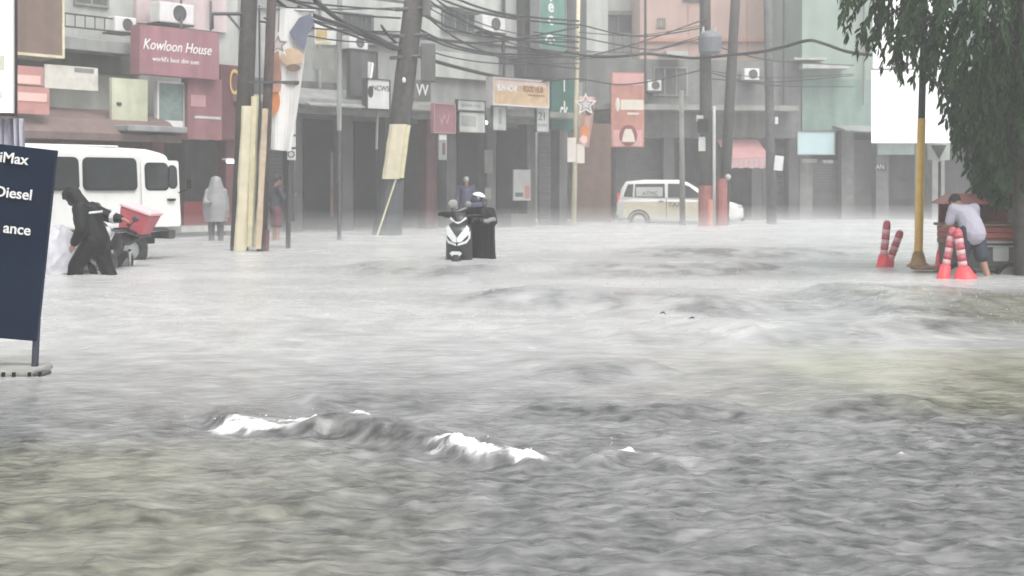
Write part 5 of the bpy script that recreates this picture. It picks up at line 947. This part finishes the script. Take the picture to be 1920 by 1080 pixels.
# ------------------------------------------------------------------ left foreground: blue board and lightbox
D = 9.1; t = thing('price_board', 'navy blue fuel price board with white lettering leaning at left edge', 'price board', (W(30, 0, D).x, D, GROUND)); M_bd = mat('board_navy', (.005, .014, .038), .55, .12, 3, spec=.2)
A = [W(-130, 255, D), W(105, 282, D), W(68, 640, D), W(-150, 622, D)]; q = MB(); q.loft([A, [p + Vector((0, .05, 0)) for p in A]]); q.build('panel', M_bd, t, True, bevel=.006)
q = MB(); q.tube([W(86, 280, D + .03), Vector((W(57, 690, D).x, D + .03, GROUND))], .024, 8); q.build('post', mat('board_post', (.05, .05, .075), .5, .1), t, True); q = MB(); q.tube([W(-110, 280, D + .03), Vector((W(-140, 690, D).x, D + .03, GROUND))], .024, 8); q.build('post', mat('board_post', (.05, .05, .075)), t, True)
u = (W(105, 282, D) - W(-130, 255, D)).normalized(); v = (W(105, 282, D) - W(68, 640, D)).normalized()
for s_, px, py in (('iMax', 54, 301), ('Diesel', 62, 367), ('ance', 59, 433)): text('lettering', s_, .098, W(px, py, D) + Vector((0, -.012, 0)), u, v, M_letter, t, align='RIGHT', depth=.004, bold=.0015)
q = MB(); q.b2((W(-180, 0, D).x, D - .22, GROUND), (W(80, 0, D).x, D + .22, .035)); q.build('base_plate', M_conc, t, True, bevel=.02)
for px in (6, 26, 55, 75): q = MB(); q.tube([W(px, 724, D - .235), W(px, 698, D - .235)], .012, 8); q.build('anchor_bolt', M_black, t, True)
q = MB(); q.b2((W(81, 0, D).x, D - .2, -.05), (W(102, 0, D).x, D - .05, .022)); q.build('foot', M_dsteel, t, True, bevel=.01)
D = 14.2; t = thing('lightbox_sign', 'white lightbox sign with dark frame and pleated striped skirt at left edge', 'sign', (W(-10, 0, D).x, D, GROUND))
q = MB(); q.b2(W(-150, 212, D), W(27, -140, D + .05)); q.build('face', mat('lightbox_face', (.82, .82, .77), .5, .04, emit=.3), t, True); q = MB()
q.b2(W(27, 218, D - .03), W(33, -140, D + .06)); q.b2(W(-156, 217, D - .03), W(27, 212.5, D + .06)); q.build('frame', mat('frame_dark', (.03, .02, .03), .5), t, True)
for y_, h in ((118, 14), (178, 6)): q = MB(); q.b2(W(-20, y_ + h, D - .004), W(9 if h > 6 else 5, y_ - h, D - .0005)); q.build('print', mat('pale_green_print', (.62, .66, .55), .6, .1), t, True)
A = []
for k in range(41): px = -150 + 195 * k / 40; A.append((px, (.05 if k % 2 else 0)))
q = MB(); q.loft([[W(px, 222, D + .06) + Vector((0, dy, 0)) for px, dy in A], [W(px + 2, 275, D + .06) + Vector((0, dy * 1.3, 0)) for px, dy in A]], cap=False, closed=False)
def pleat():
    m = bpy.data.materials.new('pleated_cloth'); m.use_nodes = True; tt = m.node_tree; b = tt.nodes['Principled BSDF']; tc = tt.nodes.new('ShaderNodeTexCoord'); w = tt.nodes.new('ShaderNodeTexWave'); w.inputs['Scale'].default_value = 4.2; w.inputs['Distortion'].default_value = 1.2; w.inputs['Detail'].default_value = 2
    r = tt.nodes.new('ShaderNodeValToRGB'); r.color_ramp.elements[0].color = (.22, .21, .30, 1); r.color_ramp.elements[1].color = (.66, .65, .70, 1); tt.links.new(tc.outputs['Object'], w.inputs['Vector']); tt.links.new(w.outputs['Fac'], r.inputs['Fac']); tt.links.new(r.outputs[0], b.inputs['Base Color']); b.inputs['Roughness'].default_value = .7; return m
o = q.build('pleated_skirt', pleat(), t, True); k = o.modifiers.new('thick', 'SOLIDIFY'); k.thickness = .006
q = MB(); q.tube([Vector((W(-40, 0, D).x, D + .12, GROUND)), Vector((W(-40, 0, D).x, D + .12, 2.0))], .06, 10); q.build('post', M_steel, t, True)
# twigs on the water
for px, py, L_, lab in ((1243, 594, .05, 'small dark twig floating on the middle of the flood, left one'), (1298, 604, .06, 'small dark twig floating on the middle of the flood, right one')):
    x, y = wpt(px, py); o = MB().tube([(x - L_ / 2, y, .03), (x, y + .01, .045), (x + L_ / 2, y - .02, .03)], [.004, .007, .003], 6).tube([(x, y, .04), (x + .02, y + .02, .05)], [.003, .002], 5).build('floating_twig', M_black, smooth=True); tag(o, lab, 'twig', 'floating twigs')
